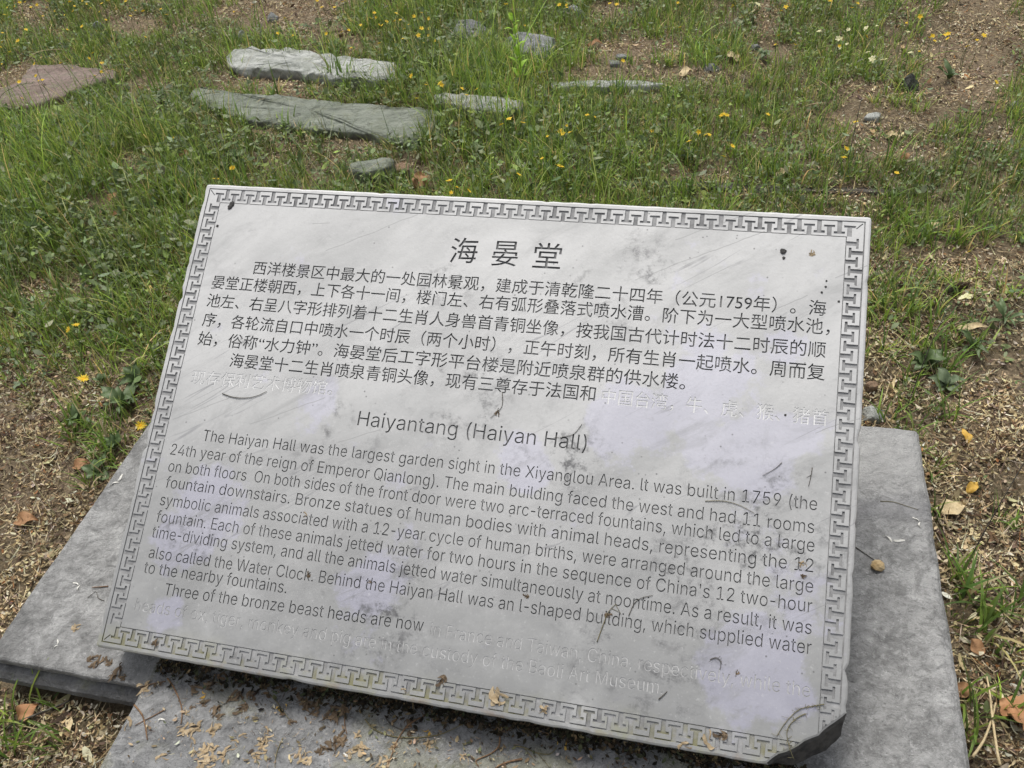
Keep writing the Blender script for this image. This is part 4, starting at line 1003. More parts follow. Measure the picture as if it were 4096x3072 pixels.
GRASS_MAT = m_vcol('grass_blade', 0.5, 0.4, 0.38, 0.08)
def build_grass():
    NTF = 56000
    X = rng.uniform(AX0, AX1, NTF); Y = rng.uniform(AY0, AY1, NTF)
    k = in_view(X, Y) & ~blocked(X, Y, 0.008, False)
    for poly in stone_polys: k &= ~inside(X, Y, poly, -0.024)            # grass leans over the stones' edges
    X, Y = X[k], Y[k]
    cov = lookup(COVER, X, Y)
    cov = cov * (1 - 0.93 * bare(X, Y))
    cl = 0.62 * vnoise(X, Y, 3.2, 1.0) + 0.75 * vnoise(X, Y, 9.0, 4.0)
    p = np.clip((cov - 0.5) * 1.5 + 0.52 + cl * (0.9 - 0.5 * np.abs(cov - 0.5)), 0, 1) * np.clip(cov * 2.2, 0.05, 1)
    k = rng.uniform(0, 1, len(X)) < p
    X, Y = X[k], Y[k]; nt = len(X)
    tall = lookup(TALL, X, Y)
    kind = vnoise(X, Y, 2.2, 12.0) + rng.normal(0, 0.25, nt)          # patches of brighter, taller grass
    nb = rng.integers(5, 15, nt)
    ti = np.repeat(np.arange(nt), nb); n = len(ti)
    r = np.abs(rng.normal(0, 0.011, n)); a = rng.uniform(0, 6.283, n)
    bx, by = X[ti] + r * np.cos(a), Y[ti] + r * np.sin(a)
    H = rng.uniform(0.022, 0.075, n) * tall[ti] * (1 + 0.35 * np.clip(kind[ti], -0.6, 1.2)) * rng.uniform(0.7, 1.25, nt)[ti]
    long_ = rng.uniform(0, 1, n) < 0.05 * np.clip(tall[ti], 0.3, 2)
    H = np.where(long_, H * rng.uniform(1.5, 2.4, n), H)
    Wd = rng.uniform(0.0010, 0.0027, n) * np.where(kind[ti] > 0.2, 1.25, 1.0)
    col = pick_colors(n, GREENS, 0.14)
    br = np.clip(1.05 + 0.45 * kind[ti], 0.62, 1.7)[:, None]
    col = col * br * np.array([1 + 0.0, 1.0, 0.95]) * rng.uniform(0.8, 1.2, nt)[ti][:, None]
    V, Q, c = blades(bx, by, gh_arr(bx, by) - 0.003, H, Wd, a + rng.normal(0, 0.8, n), np.abs(rng.normal(0.18, 0.28, n)), rng.normal(0.75, 0.55, n), col)
    ns = 5200                                                       # thin pale stems standing above the blades
    sx, sy = rng.uniform(-2.6, 2.1, ns), rng.uniform(0.4, 3.3, ns)
    sk = in_view(sx, sy, 0.2) & ~blocked(sx, sy, 0.004) & (lookup(COVER, sx, sy) * (1 - bare(sx, sy)) > rng.uniform(0.1, 0.9, ns))
    sx, sy = sx[sk], sy[sk]; ns = len(sx)
    V3, Q3, c3 = blades(sx, sy, gh_arr(sx, sy) - 0.003, rng.uniform(0.06, 0.19, ns) * np.clip(lookup(TALL, sx, sy), 0.5, 1.4), rng.uniform(0.0009, 0.0016, ns), rng.uniform(0, 6.28, ns), np.abs(rng.normal(0.25, 0.3, ns)), rng.normal(0.35, 0.4, ns), pick_colors(ns, [((0.20, 0.26, 0.11), 2), ((0.30, 0.33, 0.17), 1.4), ((0.45, 0.38, 0.22), 1.2), ((0.07, 0.08, 0.04), 1.0)], 0.15))
    V = np.concatenate([V, V3]); Q = np.concatenate([Q, Q3 + len(V) - len(V3)]); c = np.concatenate([c, c3])
    # wide-bladed tufts, where the photograph shows them
    spots = [(3870, 2400, 1.0), (3900, 2560, 1.2), (3990, 2480, 1.0), (4080, 2440, 1.1), (3830, 2330, .8), (3860, 2950, .9), (4060, 2860, 1.0), (3900, 2850, .9), (210, 2800, .8), (40, 2860, 1.0), (20, 3040, 1.0), (240, 2980, .7), (120, 2960, .7),
             (3560, 1690, .7), (3700, 1420, .9), (3720, 1330, .9), (3600, 900, 1.0), (3690, 960, 1.1), (3560, 840, 1.0), (3840, 960, 1.0), (280, 1690, .9), (330, 1770, .8), (420, 1800, .8), (400, 1900, .7), (310, 1650, .8), (290, 1740, .7), (450, 1700, .8), (480, 1760, .8), (380, 1720, .8), (440, 1860, .7), (350, 1950, .6), (530, 1660, .7), (380, 1840, .7), (410, 1760, .7), (3640, 1520, .7), (3740, 1440, .7), (3620, 1600, .6), (3650, 1730, .7), (3690, 1800, .6), (3720, 1880, .6), (3780, 1480, .8), (3900, 1400, .8), (160, 1340, .9), (60, 1240, 1.0), (250, 1200, 1.0), (640, 380, 1.3), (1390, 330, 1.6), (1340, 320, 1.3), (1470, 350, 1.1), (1100, 400, 1.2), (1150, 520, 1.0), (1210, 560, .9), (4010, 2100, .6), (3720, 2060, .6), (3590, 1780, .6)]
    xs, ys, hs_, ws, az = [], [], [], [], []
    for (px, py, sc) in spots:
        P = ground_at(px, py)
        for _ in range(rng.integers(9, 18)):
            xs.append(P.x + rng.normal(0, 0.010)); ys.append(P.y + rng.normal(0, 0.010)); hs_.append(rng.uniform(0.05, 0.11) * sc); ws.append(rng.uniform(0.003, 0.0058) * min(1.1, sc)); az.append(rng.uniform(0, 6.28))
    nr = 420                                                        # coarser tufts wherever the turf is thick
    rx, ry = rng.uniform(-2.4, 2.0, nr), rng.uniform(0.6, 3.2, nr)
    rk = in_view(rx, ry, 0.1) & ~blocked(rx, ry, 0.01) & (lookup(COVER, rx, ry) * (1 - bare(rx, ry)) > rng.uniform(0.15, 0.75, nr))
    for x, y in zip(rx[rk], ry[rk]):
        sc = rng.uniform(0.6, 1.4)
        for _ in range(rng.integers(5, 14)):
            xs.append(x + rng.normal(0, 0.012)); ys.append(y + rng.normal(0, 0.012)); hs_.append(rng.uniform(0.05, 0.13) * sc); ws.append(rng.uniform(0.0022, 0.0048)); az.append(rng.uniform(0, 6.28))
    xs, ys, hs_, ws, az = map(np.array, (xs, ys, hs_, ws, az)); keep = ~blocked(xs, ys, 0.002, False)
    xs, ys, hs_, ws, az = (q[keep] for q in (xs, ys, hs_, ws, az)); n2 = len(xs)
    V2, Q2, c2 = blades(xs, ys, gh_arr(xs, ys) - 0.003, hs_, ws, az, np.abs(rng.normal(0.35, 0.25, n2)), rng.normal(0.8, 0.4, n2), pick_colors(n2, [((0.165, 0.265, 0.045), 2), ((0.115, 0.185, 0.040), 2), ((0.25, 0.35, 0.06), 1.4), ((0.45, 0.38, 0.20), 0.5)], 0.15))
    o = quad_mesh('grass', np.concatenate([V, V2]), np.concatenate([Q, Q2 + len(V)]), GRASS_MAT, np.concatenate([c, c2]))
    tag(o, 'green grass growing over the ground among the stones', 'grass', kind='stuff')
build_grass()

# small leaved ground cover between the grass
def build_cover():
    N = 100000
    X = rng.uniform(AX0, AX1, N); Y = rng.uniform(AY0, AY1, N)
    k = in_view(X, Y) & ~blocked(X, Y, 0.005)
    X, Y = X[k], Y[k]
    cov = lookup(COVER, X, Y)
    cov = cov * (1 - 0.93 * bare(X, Y))
    p = np.clip(cov * 0.9 + 0.9 * vnoise(X, Y, 4.0, 21.0) - 0.12, 0, 1) * np.clip(cov * 2.2, 0, 1)
    k = rng.uniform(0, 1, len(X)) < p
    X, Y = X[k], Y[k]
    rep = 3; X = np.repeat(X, rep) + rng.normal(0, 0.008, len(X) * rep); Y = np.repeat(Y, rep) + rng.normal(0, 0.008, len(Y) * rep)
    n = len(X)
    L = rng.uniform(0.006, 0.016, n) * np.where(rng.uniform(0, 1, n) < 0.15, 1.8, 1.0) * np.clip(lookup(TALL, X, Y), 0.8, 1.4)
    col = pick_colors(n, [((0.16, 0.21, 0.085), 3), ((0.115, 0.16, 0.065), 3), ((0.23, 0.265, 0.155), 1.8), ((0.20, 0.275, 0.06), 1.8)], 0.18)
    V, Q, c = strips(n, X, Y, gh_arr(X, Y) + rng.uniform(0.006, 0.045, n) * np.clip(lookup(TALL, X, Y), 0.5, 1.5), L, L * rng.uniform(0.3, 0.6, n), rng.uniform(0, 6.28, n), rng.normal(0.1, 0.5, n), rng.normal(0, 0.5, n), rng.normal(0, 0.7, n), col, (0.3, 1.0, 0.9, 0.15), rng.normal(0, 0.5, n))
    o = quad_mesh('ground_cover', V, Q, m_vcol('weed_leaf', 0.6, 0.3, 0.2, 0.2), c)
    tag(o, 'low greyish green weeds with small leaves growing between the grass', 'weeds', kind='stuff')
build_cover()

# ------------------------------------------------------------------ small tubes, leaves and petals
def tube(P, r0, r1, n=5):
    V, F = [], []; m = len(P)
    for i, p in enumerate(P):
        a = (P[min(i + 1, m - 1)] - P[max(i - 1, 0)]).normalized()
        x = a.cross(Vector((0.31, 0.17, 0.93))).normalized(); y = a.cross(x)
        r = r0 + (r1 - r0) * i / (m - 1)
        V += [p + (x * math.cos(6.2832 * j / n) + y * math.sin(6.2832 * j / n)) * r for j in range(n)]
    for i in range(m - 1):
        for j in range(n):
            F.append((i * n + j, i * n + (j + 1) % n, (i + 1) * n + (j + 1) % n, (i + 1) * n + j))
    F.append(tuple(range(n))[::-1]); F.append(tuple((m - 1) * n + j for j in range(n)))
    return V, F
def join(parts):
    V, F = [], []
    for (v, f) in parts:
        b = len(V); V += list(v); F += [tuple(i + b for i in q) for q in f]
    return V, F
def smooth_path(P, k=4):
    out = []
    for i in range(len(P) - 1):
        p0, p1, p2, p3 = P[max(i - 1, 0)], P[i], P[i + 1], P[min(i + 2, len(P) - 1)]
        for j in range(k):
            t = j / k
            out.append(0.5 * ((2 * p1) + (p2 - p0) * t + (2 * p0 - 5 * p1 + 4 * p2 - p3) * t * t + (3 * p1 - p0 - 3 * p2 + p3) * t ** 3))
    out.append(P[-1]); return out
def leaf_shape(L, W, curl=0.4, fold=0.3, wav=0.08, nseg=8, prof=None, seed=0):
    """a leaf blade along +X, midrib at Y=0, four quads across."""
    V, F = [], []
    for i in range(nseg + 1):
        t = i / nseg
        w = W * 0.5 * (prof(t) if prof else (math.sin(math.pi * min(1, t ** 0.75)) * 0.97 + 0.03))
        x = L * t; z = L * curl * 0.5 * math.sin(t * 2.2) - L * curl * 0.35 * t * t
        for j in range(-2, 3):
            q = j / 2
            V.append(Vector((x, w * q, z + abs(q) * w * fold + wav * W * math.sin(9 * t + 3 * q + seed) * abs(q))))
    for i in range(nseg):
        for j in range(4):
            a = i * 5 + j; F.append((a, a + 5, a + 6, a + 1))
    return V, F
def xf(vf, M): return [M @ v for v in vf[0]], vf[1]
def rotm(yaw=0, pitch=0, roll=0): return Matrix.Rotation(yaw, 4, 'Z') @ Matrix.Rotation(-pitch, 4, 'Y') @ Matrix.Rotation(roll, 4, 'X')

STEM = m_plain('green_stem', (0.07, 0.11, 0.03), (0.11, 0.15, 0.05), 80)
YELLOW = m_plain('yellow_petal', (0.62, 0.42, 0.02), (0.72, 0.54, 0.06), 200, 0.6, 0.25)
YCORE = m_plain('orange_flower_centre', (0.60, 0.30, 0.01), (0.70, 0.40, 0.02), 400, 0.8)
CREAM = m_plain('cream_petal', (0.62, 0.60, 0.30), (0.70, 0.68, 0.45), 200, 0.6, 0.25)
WEED = m_plain('broad_weed_leaf', (0.065, 0.105, 0.035), (0.105, 0.150, 0.060), 60, 0.5, 0.15, 0.4)
WEEDG = m_plain('grey_weed_leaf', (0.105, 0.145, 0.075), (0.15, 0.19, 0.11), 60, 0.6, 0.15, 0.3)
FRESH = m_plain('fresh_green_leaf', (0.24, 0.42, 0.04), (0.32, 0.50, 0.06), 80, 0.5, 0.3)
DEAD = m_plain('dead_brown_leaf', (0.22, 0.115, 0.055), (0.36, 0.21, 0.11), 60, 0.7, 0.1)
DEADO = m_plain('dead_orange_leaf', (0.36, 0.175, 0.085), (0.45, 0.25, 0.13), 40, 0.7, 0.1)
TAN = m_plain('tan_dry_petal', (0.36, 0.265, 0.155), (0.52, 0.42, 0.28), 150, 0.75, 0.15, 0.2, 0.5)
BROWN = m_plain('brown_dry_flower', (0.115, 0.082, 0.055), (0.23, 0.17, 0.11), 150, 0.8, 0.1, 0.2, 0.4)
TWIG = m_plain('brown_twig', (0.12, 0.07, 0.04), (0.24, 0.15, 0.085), 200, 0.85)
TWIGD = m_plain('dark_twig', (0.05, 0.045, 0.038), (0.11, 0.10, 0.082), 200, 0.85)
TWIGG = m_plain('greenish_twig', (0.10, 0.095, 0.05), (0.20, 0.17, 0.09), 200, 0.85)
STRAW = m_plain('straw', (0.42, 0.33, 0.19), (0.54, 0.44, 0.27), 150, 0.75)
WHITE = m_plain('white_petal', (0.60, 0.59, 0.54), (0.70, 0.69, 0.65), 200, 0.7, 0.15)
YLEAF = m_plain('yellow_dry_leaf', (0.50, 0.29, 0.05), (0.60, 0.40, 0.10), 100, 0.7, 0.15)
GOLD = m_plain('golden_pebble', (0.33, 0.23, 0.11), (0.50, 0.39, 0.23), 90, 0.8)

# ------------------------------------------------------------------ yellow flowers
def head_mesh(name, petals, R, mat, core, daisy=False):
    parts = []
    for i in range(petals):
        a = 6.2832 * i / petals + rnd.uniform(-.12, .12)
        l = R * rnd.uniform(0.85, 1.08)
        parts.append(xf(leaf_shape(l, l * (0.32 if daisy else 0.75), 0.15, 0.2, 0.05, 4), rotm(a, rnd.uniform(0.05, 0.4), rnd.uniform(-.2, .2))))
    v1, f1 = join(parts)
    cv, cf = [Vector((0, 0, R * 0.22))], []
    for i in range(8):
        a = 6.2832 * i / 8; cv.append(Vector((R * 0.26 * math.cos(a), R * 0.26 * math.sin(a), R * 0.10)))
    cf = [(0, 1 + i, 1 + (i + 1) % 8) for i in range(8)]
    V, F = join([(v1, f1), (cv, cf)])
    me = bpy.data.meshes.new(name); me.from_pydata([tuple(v) for v in V], [], F)
    me.materials.append(mat); me.materials.append(core)
    for p in me.polygons: p.use_smooth = True; p.material_index = 1 if p.index >= len(f1) else 0
    return me
def stem_mesh(h, seed):
    r = random.Random(seed)
    P = smooth_path([Vector((0, 0, -0.004)), Vector((r.uniform(-.1, .1) * h, r.uniform(-.1, .1) * h, h * .5)), Vector((0, 0, h))], 3)
    V, F = tube([Vector(p) for p in P], 0.0009, 0.0006, 4)
    me = bpy.data.meshes.new('stem'); me.from_pydata([tuple(v) for v in V], [], F); me.materials.append(STEM)
    return me
heads_y = [head_mesh('flower_head', 5 + k % 2, 0.0080, YELLOW, YCORE) for k in range(3)]
heads_d = [head_mesh('flower_head', 13, 0.017, YELLOW, YCORE, True)]
heads_c = [head_mesh('flower_head', 6, 0.011, CREAM, CREAM) for k in range(2)]
stems = [stem_mesh(h, i) for i, h in enumerate((0.05, 0.07, 0.09, 0.12))]
stem_h = (0.05, 0.07, 0.09, 0.12)
FL_AREAS = [   # photo x range, y range -> label
    ((0, 300, 0, 240), 'small yellow flower in the flowery grass in the far top left corner', 'yellow flowers in the top left corner'),
    ((300, 760, 0, 240), 'small yellow flower in the far grass left of the straw patch', 'yellow flowers left of the straw patch'),
    ((0, 760, 240, 460), 'small yellow flower growing around the reddish slab', 'yellow flowers round the reddish slab'),
    ((760, 1480, 0, 240), 'small yellow flower on the straw behind the long white stone', 'yellow flowers behind the white stone'),
    ((1480, 1860, 0, 240), 'small yellow flower in the cluster beyond the right end of the white stone', 'yellow flowers beyond the white stone'),
    ((1860, 2500, 0, 150), 'small yellow flower in the tall dark grass at the top centre', 'yellow flowers in the top centre grass'),
    ((1480, 2120, 240, 520), 'small yellow flower around the pale stone right of the grey-green slab', 'yellow flowers round the pale stone'),
    ((600, 1000, 500, 730), 'small yellow flower in the shaded grass above the top left corner of the sign', 'yellow flowers above the sign\'s left corner'),
    ((1700, 2200, 520, 800), 'small yellow flower just above the middle of the top edge of the sign', 'yellow flowers above the sign'),
    ((2120, 2420, 400, 620), 'small yellow flower in the middle of the lawn, right of the pale stone', 'yellow flowers in the middle of the lawn'),
    ((2420, 3200, 380, 720), 'small yellow flower scattered in the short grass right of centre', 'yellow flowers right of centre'),
    ((2420, 3200, 0, 380), 'small yellow flower in the far grass right of centre', 'yellow flowers in the far right lawn'),
    ((3200, 3640, 0, 380), 'small yellow flower among the cream ones at the upper right', 'yellow flowers among the cream ones'),
    ((3640, 4096, 0, 380), 'small yellow flower on the dry litter in the top right corner', 'yellow flowers in the top right corner'),
    ((3200, 4096, 380, 800), 'small yellow flower in the short grass at the right', 'yellow flowers at the right'),
    ((0, 4096, 0, 3072), 'small yellow flower close to the sign', 'yellow flowers close to the sign'),
]
def fl_label(x, y):
    for (a, b, c, d), l, g in FL_AREAS:
        if a <= x < b and c <= y < d: return l, g
FLW = []
K = 0.4973
for s, ox, oy in (("375,10 160,20 205,18 510,35 600,50 730,65 800,95 455,120 345,130 850,160 660,215 540,240 210,238 1150,90 1090,85 1045,70 935,75 1050,130 1340,120 1295,75 20,340 5,380 80,418 15,515 155,660 715,470 750,428 820,510 280,515 490,508 290,610 340,645 310,650 760,608 815,580 1170,298 180,790 20,265 145,330 1395,1107 1740,1360 1865,1350 1880,1352 1720,1440 1755,1440 1880,95 1010,10 870,10 665,8 590,90 520,120 440,90 380,60 700,30 820,30 560,15 300,40 250,60 120,50 60,60 40,120", 0, 0),
                  ("1000,103 1015,140 1060,125 970,150 1175,107 1165,170 1210,160 1100,175 1065,205 1040,200 890,205 905,235 1240,235 1380,232 1440,232 1435,285 1355,287 1275,198 1320,132 1440,150 1380,105 745,15 765,8 580,60 540,5 735,260 795,245 575,268 615,272 280,145 225,270 345,285 1230,315 1395,345 1045,350 815,388 1490,330 1855,95 2060,35 1300,612 1415,685 1530,672 1540,685 1705,715 1825,720 1745,765 1345,795 2085,957 2025,1003 1945,1403 2160,1408 1605,1457 1665,1510 1620,1550 1760,1540 930,15 680,60", 1000, 0),
                  ("525,5 480,40 535,40 540,60 885,28 940,35 1430,25 1870,40 1870,55 1445,223 280,157 300,185 200,205 700,930 765,942 535,1012 490,1055 570,1063 625,1037 510,1078 380,1097 1220,1055 1600,1062 1655,1085 1680,1085 1785,930 1805,922 1830,928 2155,922 1520,1138 1870,1178 1795,1260 340,1275 470,1335 488,1347 990,490 180,990", 2000, 0),
                  ("865,28 820,65 640,5 290,58 250,88 230,287 325,323 365,362 205,360 935,295 720,370 1260,185 1370,135 1470,290 1440,305 1485,330 1570,283 1590,275 1590,315 1745,378 1825,325 1790,278 1880,288 1360,412 1980,665 850,985 775,1197 755,1272 785,1420 1180,1392 1675,5", 3000, 0)):
    for q in s.split():
        x, y = q.split(','); FLW.append((ox + float(x) * K, oy + float(y) * K))
def flower(px, py, heads, scale, label, group, hsel=None, name='yellow_flower', cat='flower'):
    i = rnd.randrange(4) if hsel is None else hsel
    h = stem_h[i]
    P = ground_at(px, py, h)
    o = bpy.data.objects.new(name, stems[i]); C.objects.link(o)
    o.location = (P.x, P.y, P.z - h)
    hd = bpy.data.objects.new('flower_head', rnd.choice(heads)); C.objects.link(hd)
    hd.parent = o; hd.location = (0, 0, h)
    hd.rotation_euler = (rnd.uniform(-.8, .5), rnd.uniform(-.6, .6), rnd.uniform(0, 6.28)); s = scale * rnd.choice((0.55, 0.75, 0.9, 1.0, 1.0, 1.2)) * rnd.uniform(0.9, 1.1); hd.scale = (s, s, s)
    tag(o, label, cat, group)
    return o
for (x, y) in FLW:
    l, g = fl_label(x, y)
    flower(x, y, heads_y, 1.0, l, g, rnd.choice((0, 1, 1, 2)) if y > 500 else None)
for q in "555,255 790,240 935,230 1020,210 1265,260 715,312 780,355 720,385 945,425 985,478 1075,485 1290,427 30,92 60,40 10,30".split():
    x, y = q.split(',')
    flower(3000 + float(x) * K, float(y) * K, heads_c, 1.0, 'small cream coloured flower in the short grass at the upper right', 'cream flowers at the upper right', rnd.choice((0, 1)), 'cream_flower')
flower(334, 1518, heads_d, 0.8, 'yellow daisy on the litter left of the sign, beside a dark weed', None, 1)
flower(562, 1703, heads_d, 1.0, 'yellow daisy touching the left edge of the sign above the grey base', None, 1)
flower(276, 1319, heads_d, 0.62, 'yellow flower on the litter left of the sign, lower one of a pair', None, 0)
flower(304, 1303, heads_d, 0.5, 'yellow flower on the litter left of the sign, upper one of a pair', None, 0)
flower(3863, 1191, heads_c, 1.3, 'pale yellow flower lying on the litter right of the sign', None, 0, 'cream_flower')
flower(3873, 1009, heads_y, 0.9, 'yellow petal cluster in the litter patch at the right of the sign', None, 0)

# ------------------------------------------------------------------ broad leaved weeds
def weed(px, py, n, L, W, mat, label, up=(0.15, 0.6), yaws=None, name='broadleaf_weed'):
    P = ground_at(px, py)
    root = empty(name, loc=P); tag(root, label, 'weed')
    for i in range(n):
        a = yaws[i] if yaws else 6.2832 * i / n + rnd.uniform(-.35, .35)
        l = L * rnd.uniform(0.4, 0.85)
        M = Matrix.Translation((0, 0, 0.004)) @ rotm(a, rnd.uniform(*up), rnd.uniform(-.3, .3))
        prof = lambda t: (0.10 if t < 0.18 else math.sin(math.pi * min(1, max(0, (t - 0.15) / 0.85)) ** 0.8) * 0.95 + 0.05)
        V, F = xf(leaf_shape(l, W * l / L * rnd.uniform(.9, 1.3), rnd.uniform(.2, .9), rnd.uniform(.05, .35), 0.16, 10, prof, i), M)
        mesh_obj('leaf', V, F, mat, root)
    return root
weed(500, 1625, 11, 0.075, 0.030, WEED, 'broad-leaved weed touching the left edge of the sign', (0.2, 0.8))
weed(400, 1900, 9, 0.050, 0.022, WEED, 'low dark weed against the left edge of the grey base', (0.1, 0.5))
weed(3690, 1475, 9, 0.058, 0.034, WEED, 'weed with round grey-green leaves on the litter right of the sign', (0.2, 0.7))
weed(3780, 1555, 8, 0.050, 0.026, WEEDG, 'small pale weed behind the weed with round leaves', (0.2, 0.7))
weed(90, 1545, 4, 0.034, 0.020, WEEDG, 'tiny weed alone on the litter at the left edge', (0.1, 0.6))
weed(500, 540, 7, 0.075, 0.045, WEEDG, 'weed with round pale leaves in the grass below the reddish slab', (0.3, 1.0))
weed(410, 1535, 5, 0.045, 0.020, WEED, 'small dark weed beside the yellow daisy on the litter', (0.2, 0.8))
weed(3790, 325, 6, 0.075, 0.026, WEED, 'dark green weed right of the dark rounded rock', (0.3, 0.9))
weed(650, 430, 7, 0.085, 0.018, WEEDG, 'pale spiky weed between the reddish slab and the grey-green slab', (0.3, 1.0))
weed(3050, 235, 7, 0.060, 0.022, WEEDG, 'pale weed below the small bluish stone at the upper right', (0.3, 0.8))
weed(4010, 1290, 7, 0.075, 0.014, WEED, 'grassy dark weed at the right edge of the photo', (0.3, 0.8))
weed(3880, 1400, 8, 0.070, 0.014, WEED, 'leafy green weed right of the weed with round leaves', (0.3, 0.9))

for (x, y, n, L, W, m, l) in ((300, 500, 7, .06, .03, WEED, 'broad-leaved weed in the grass below the front edge of the reddish slab'), (560, 440, 8, .07, .022, WEEDG, 'pale leafy weed right of the reddish slab'), (900, 480, 7, .06, .026, WEED, 'dark weed at the left end of the grey-green slab'),
        (700, 600, 8, .07, .028, WEEDG, 'grey-green leafy weed in the tall grass left of the small stone'), (250, 620, 8, .07, .026, WEED, 'leafy weed in the tall grass at the far left'), (960, 650, 8, .06, .024, WEED, 'dark leafy weed above the left part of the top edge of the sign'), (1950, 560, 8, .07, .018, WEED, 'narrow-leaved weed right of the grey-green slab'),
        (560, 1540, 8, .06, .03, WEED, 'leafy weed close to the left border of the sign, above the daisy'), (330, 1700, 8, .055, .02, WEED, 'feathery weed on the litter left of the base'), (470, 1800, 8, .05, .02, WEED, 'dark leafy weed halfway down the left edge of the base'), (2750, 650, 7, .05, .02, WEEDG, 'low pale weed above the right half of the top edge of the sign')):
    weed(x, y, n, L, W, m, l, (0.3, 1.0))

def sapling():
    P = ground_at(2085, 372)
    root = empty('seedling', loc=P); tag(root, 'bright yellow-green upright seedling in front of the angular grey rock', 'seedling')
    h = 0.23
    V, F = tube(smooth_path([Vector((0, 0, 0)), Vector((.004, 0, h * .5)), Vector((-.012, .004, h))], 4), 0.0022, 0.001)
    mesh_obj('stem', V, F, FRESH, root)
    for i in range(16):
        t = 0.15 + 0.85 * i / 15
        M = Matrix.Translation((-.012 * t * t, 0, h * t)) @ rotm(i * 2.4, rnd.uniform(0.3, 0.9), 0)
        V, F = xf(leaf_shape(0.045 * (1.1 - 0.5 * t), 0.017 * (1.1 - .4 * t), 0.3, 0.2, 0.05, 6), M)
        mesh_obj('leaf', V, F, FRESH, root)
sapling()

# ------------------------------------------------------------------ nodding seed stalks
SEED = m_plain('pale_seed_head', (0.20, 0.22, 0.12), (0.30, 0.31, 0.19), 300, 0.8, 0.15)
def stalk(px, py, h, lean, az, label, spike=0.05, mat=STEM, head=True):
    P = ground_at(px, py)
    root = empty('seed_stalk' if head else 'bent_stem', loc=P); tag(root, label, 'grass stalk' if head else 'stem', 'nodding grass stalks' if label == STL else None)
    d = Vector((math.cos(az), math.sin(az), 0))
    pts = [Vector((0, 0, -0.003)), d * lean * h * .15 + Vector((0, 0, h * .45)), d * lean * h * .5 + Vector((0, 0, h * .85)), d * lean * h + Vector((0, 0, h * .95))]
    path = smooth_path(pts, 5)
    V, F = tube(path, 0.0011, 0.0006, 4); mesh_obj('stem', V, F, mat, root)
    if head:
        a, b = path[-3], path[-1]; t = (b - a).normalized(); parts = []
        for i in range(34):
            q = path[-1] + t * spike * i / 34 + Vector((0, 0, -0.25 * spike * (i / 34) ** 2))
            parts.append(xf(leaf_shape(0.006, 0.0022, 0.1, 0.2, 0, 2), Matrix.Translation(q) @ t.to_track_quat('X', 'Z').to_matrix().to_4x4() @ rotm(rnd.uniform(-.5, .5), rnd.uniform(-.6, .6), i * 2.4)))
        V, F = join(parts); mesh_obj('seed_head', V, F, SEED, root)
STL = 'thin grass stalk with nodding pale seed head, left of the sign'
for (x, y, h, l, a) in ((420, 640, .22, .5, .4), (700, 690, .2, .5, 2.6), (640, 760, .20, .6, .2), (850, 780, .16, .7, 3.3), (380, 560, .2, .6, .8), (150, 640, .24, .4, 2.0), (300, 720, .22, .5, 3.0), (560, 620, .18, .6, 5.6), (70, 700, .26, .4, .5), (760, 620, .18, .5, .4)):
    stalk(x, y, h, l, a, STL)
stalk(1880, 560, .16, .6, 3.4, 'grass stalk with a pale seed head hanging over the right end of the grey-green slab')
stalk(2000, 130, .2, .6, .3, 'seed stalk leaning right in the tall dark grass at the top centre')
stalk(1840, 110, .22, .5, 2.8, 'seed stalk leaning left in the tall dark grass at the top centre')
stalk(2060, 110, .2, .5, 1.2, 'seed stalk near the small rock farthest away')
stalk(290, 420, .10, 1.6, .1, 'arched pale stem across the front of the reddish slab', head=False, mat=STRAW)
stalk(100, 300, .10, 2.0, .0, 'arched pale stem behind the reddish slab', head=False, mat=STRAW)
stalk(3820, 790, .22, .25, 1.0, 'thin dark upright stem in the short grass right of the sign', head=False, mat=TWIGD)
stalk(3380, 700, .20, .2, 1.4, 'thin dark stem above the right corner of the sign', head=False, mat=TWIGD)
stalk(3960, 640, .16, .3, .8, 'thin dark stem in the bright grass at the right edge', head=False, mat=TWIGD)
stalk(3620, 1650, .20, .35, 1.1, 'dark stem rising from the litter behind the right end of the base', head=False, mat=TWIGD)
stalk(3850, 2290, .25, .7, 1.0, 'long dark stem leaning over the litter right of the base', head=False, mat=TWIGD)
stalk(2030, 640, .22, .12, 2.0, 'thin dark upright stem below the pale stone', head=False, mat=TWIGD)

# ------------------------------------------------------------------ things lying on the slab, base and block
def on_slab(px, py, d=0.0):
    u, v = slab_uv(px, py); return S_O + Vector((u, 0, 0)) + S_U * v + S_N * d
def on(surface, px, py, d=0.0):
    if surface == 'slab': return on_slab(px, py, d)
    if surface == 'base': return at(px, py, d)
    if surface == 'block': return at(px, py, 0.003 + d)
    return ground_at(px, py, 0.012 + d)
def twig(surface, pts, r, mat, label, side=None, name='twig', cat='twig', lift=None, fuzz=0):
    if surface != 'ground': r *= 0.60
    P = [on(surface, x, y, r * 1.0 + (lift[i] if lift else 0.0004)) for i, (x, y) in enumerate(pts)]
    o0 = P[0].copy(); path = smooth_path([p - o0 for p in P], 4)
    parts = [tube(path, r, r * 0.55, 5)]
    for sd in (side or []):
        q = [on(surface, x, y, r * 0.9) - o0 for x, y in sd]
        parts.append(tube(smooth_path(q, 3), r * 0.6, r * 0.35, 4))
    for _ in range(fuzz):
        q = rnd.choice(path); n = S_N if surface == 'slab' else Vector((0, 0, 1))
        e = q + Vector((rnd.uniform(-1, 1), rnd.uniform(-1, 1), 0)).normalized() * rnd.uniform(.004, .009) + n * .001
        parts.append(tube([q, (q + e) / 2 + n * .001, e], r * 0.5, r * 0.3, 4))
    V, F = join(parts); o = mesh_obj(name, V, F, mat); o.location = o0
    return tag(o, label, cat)

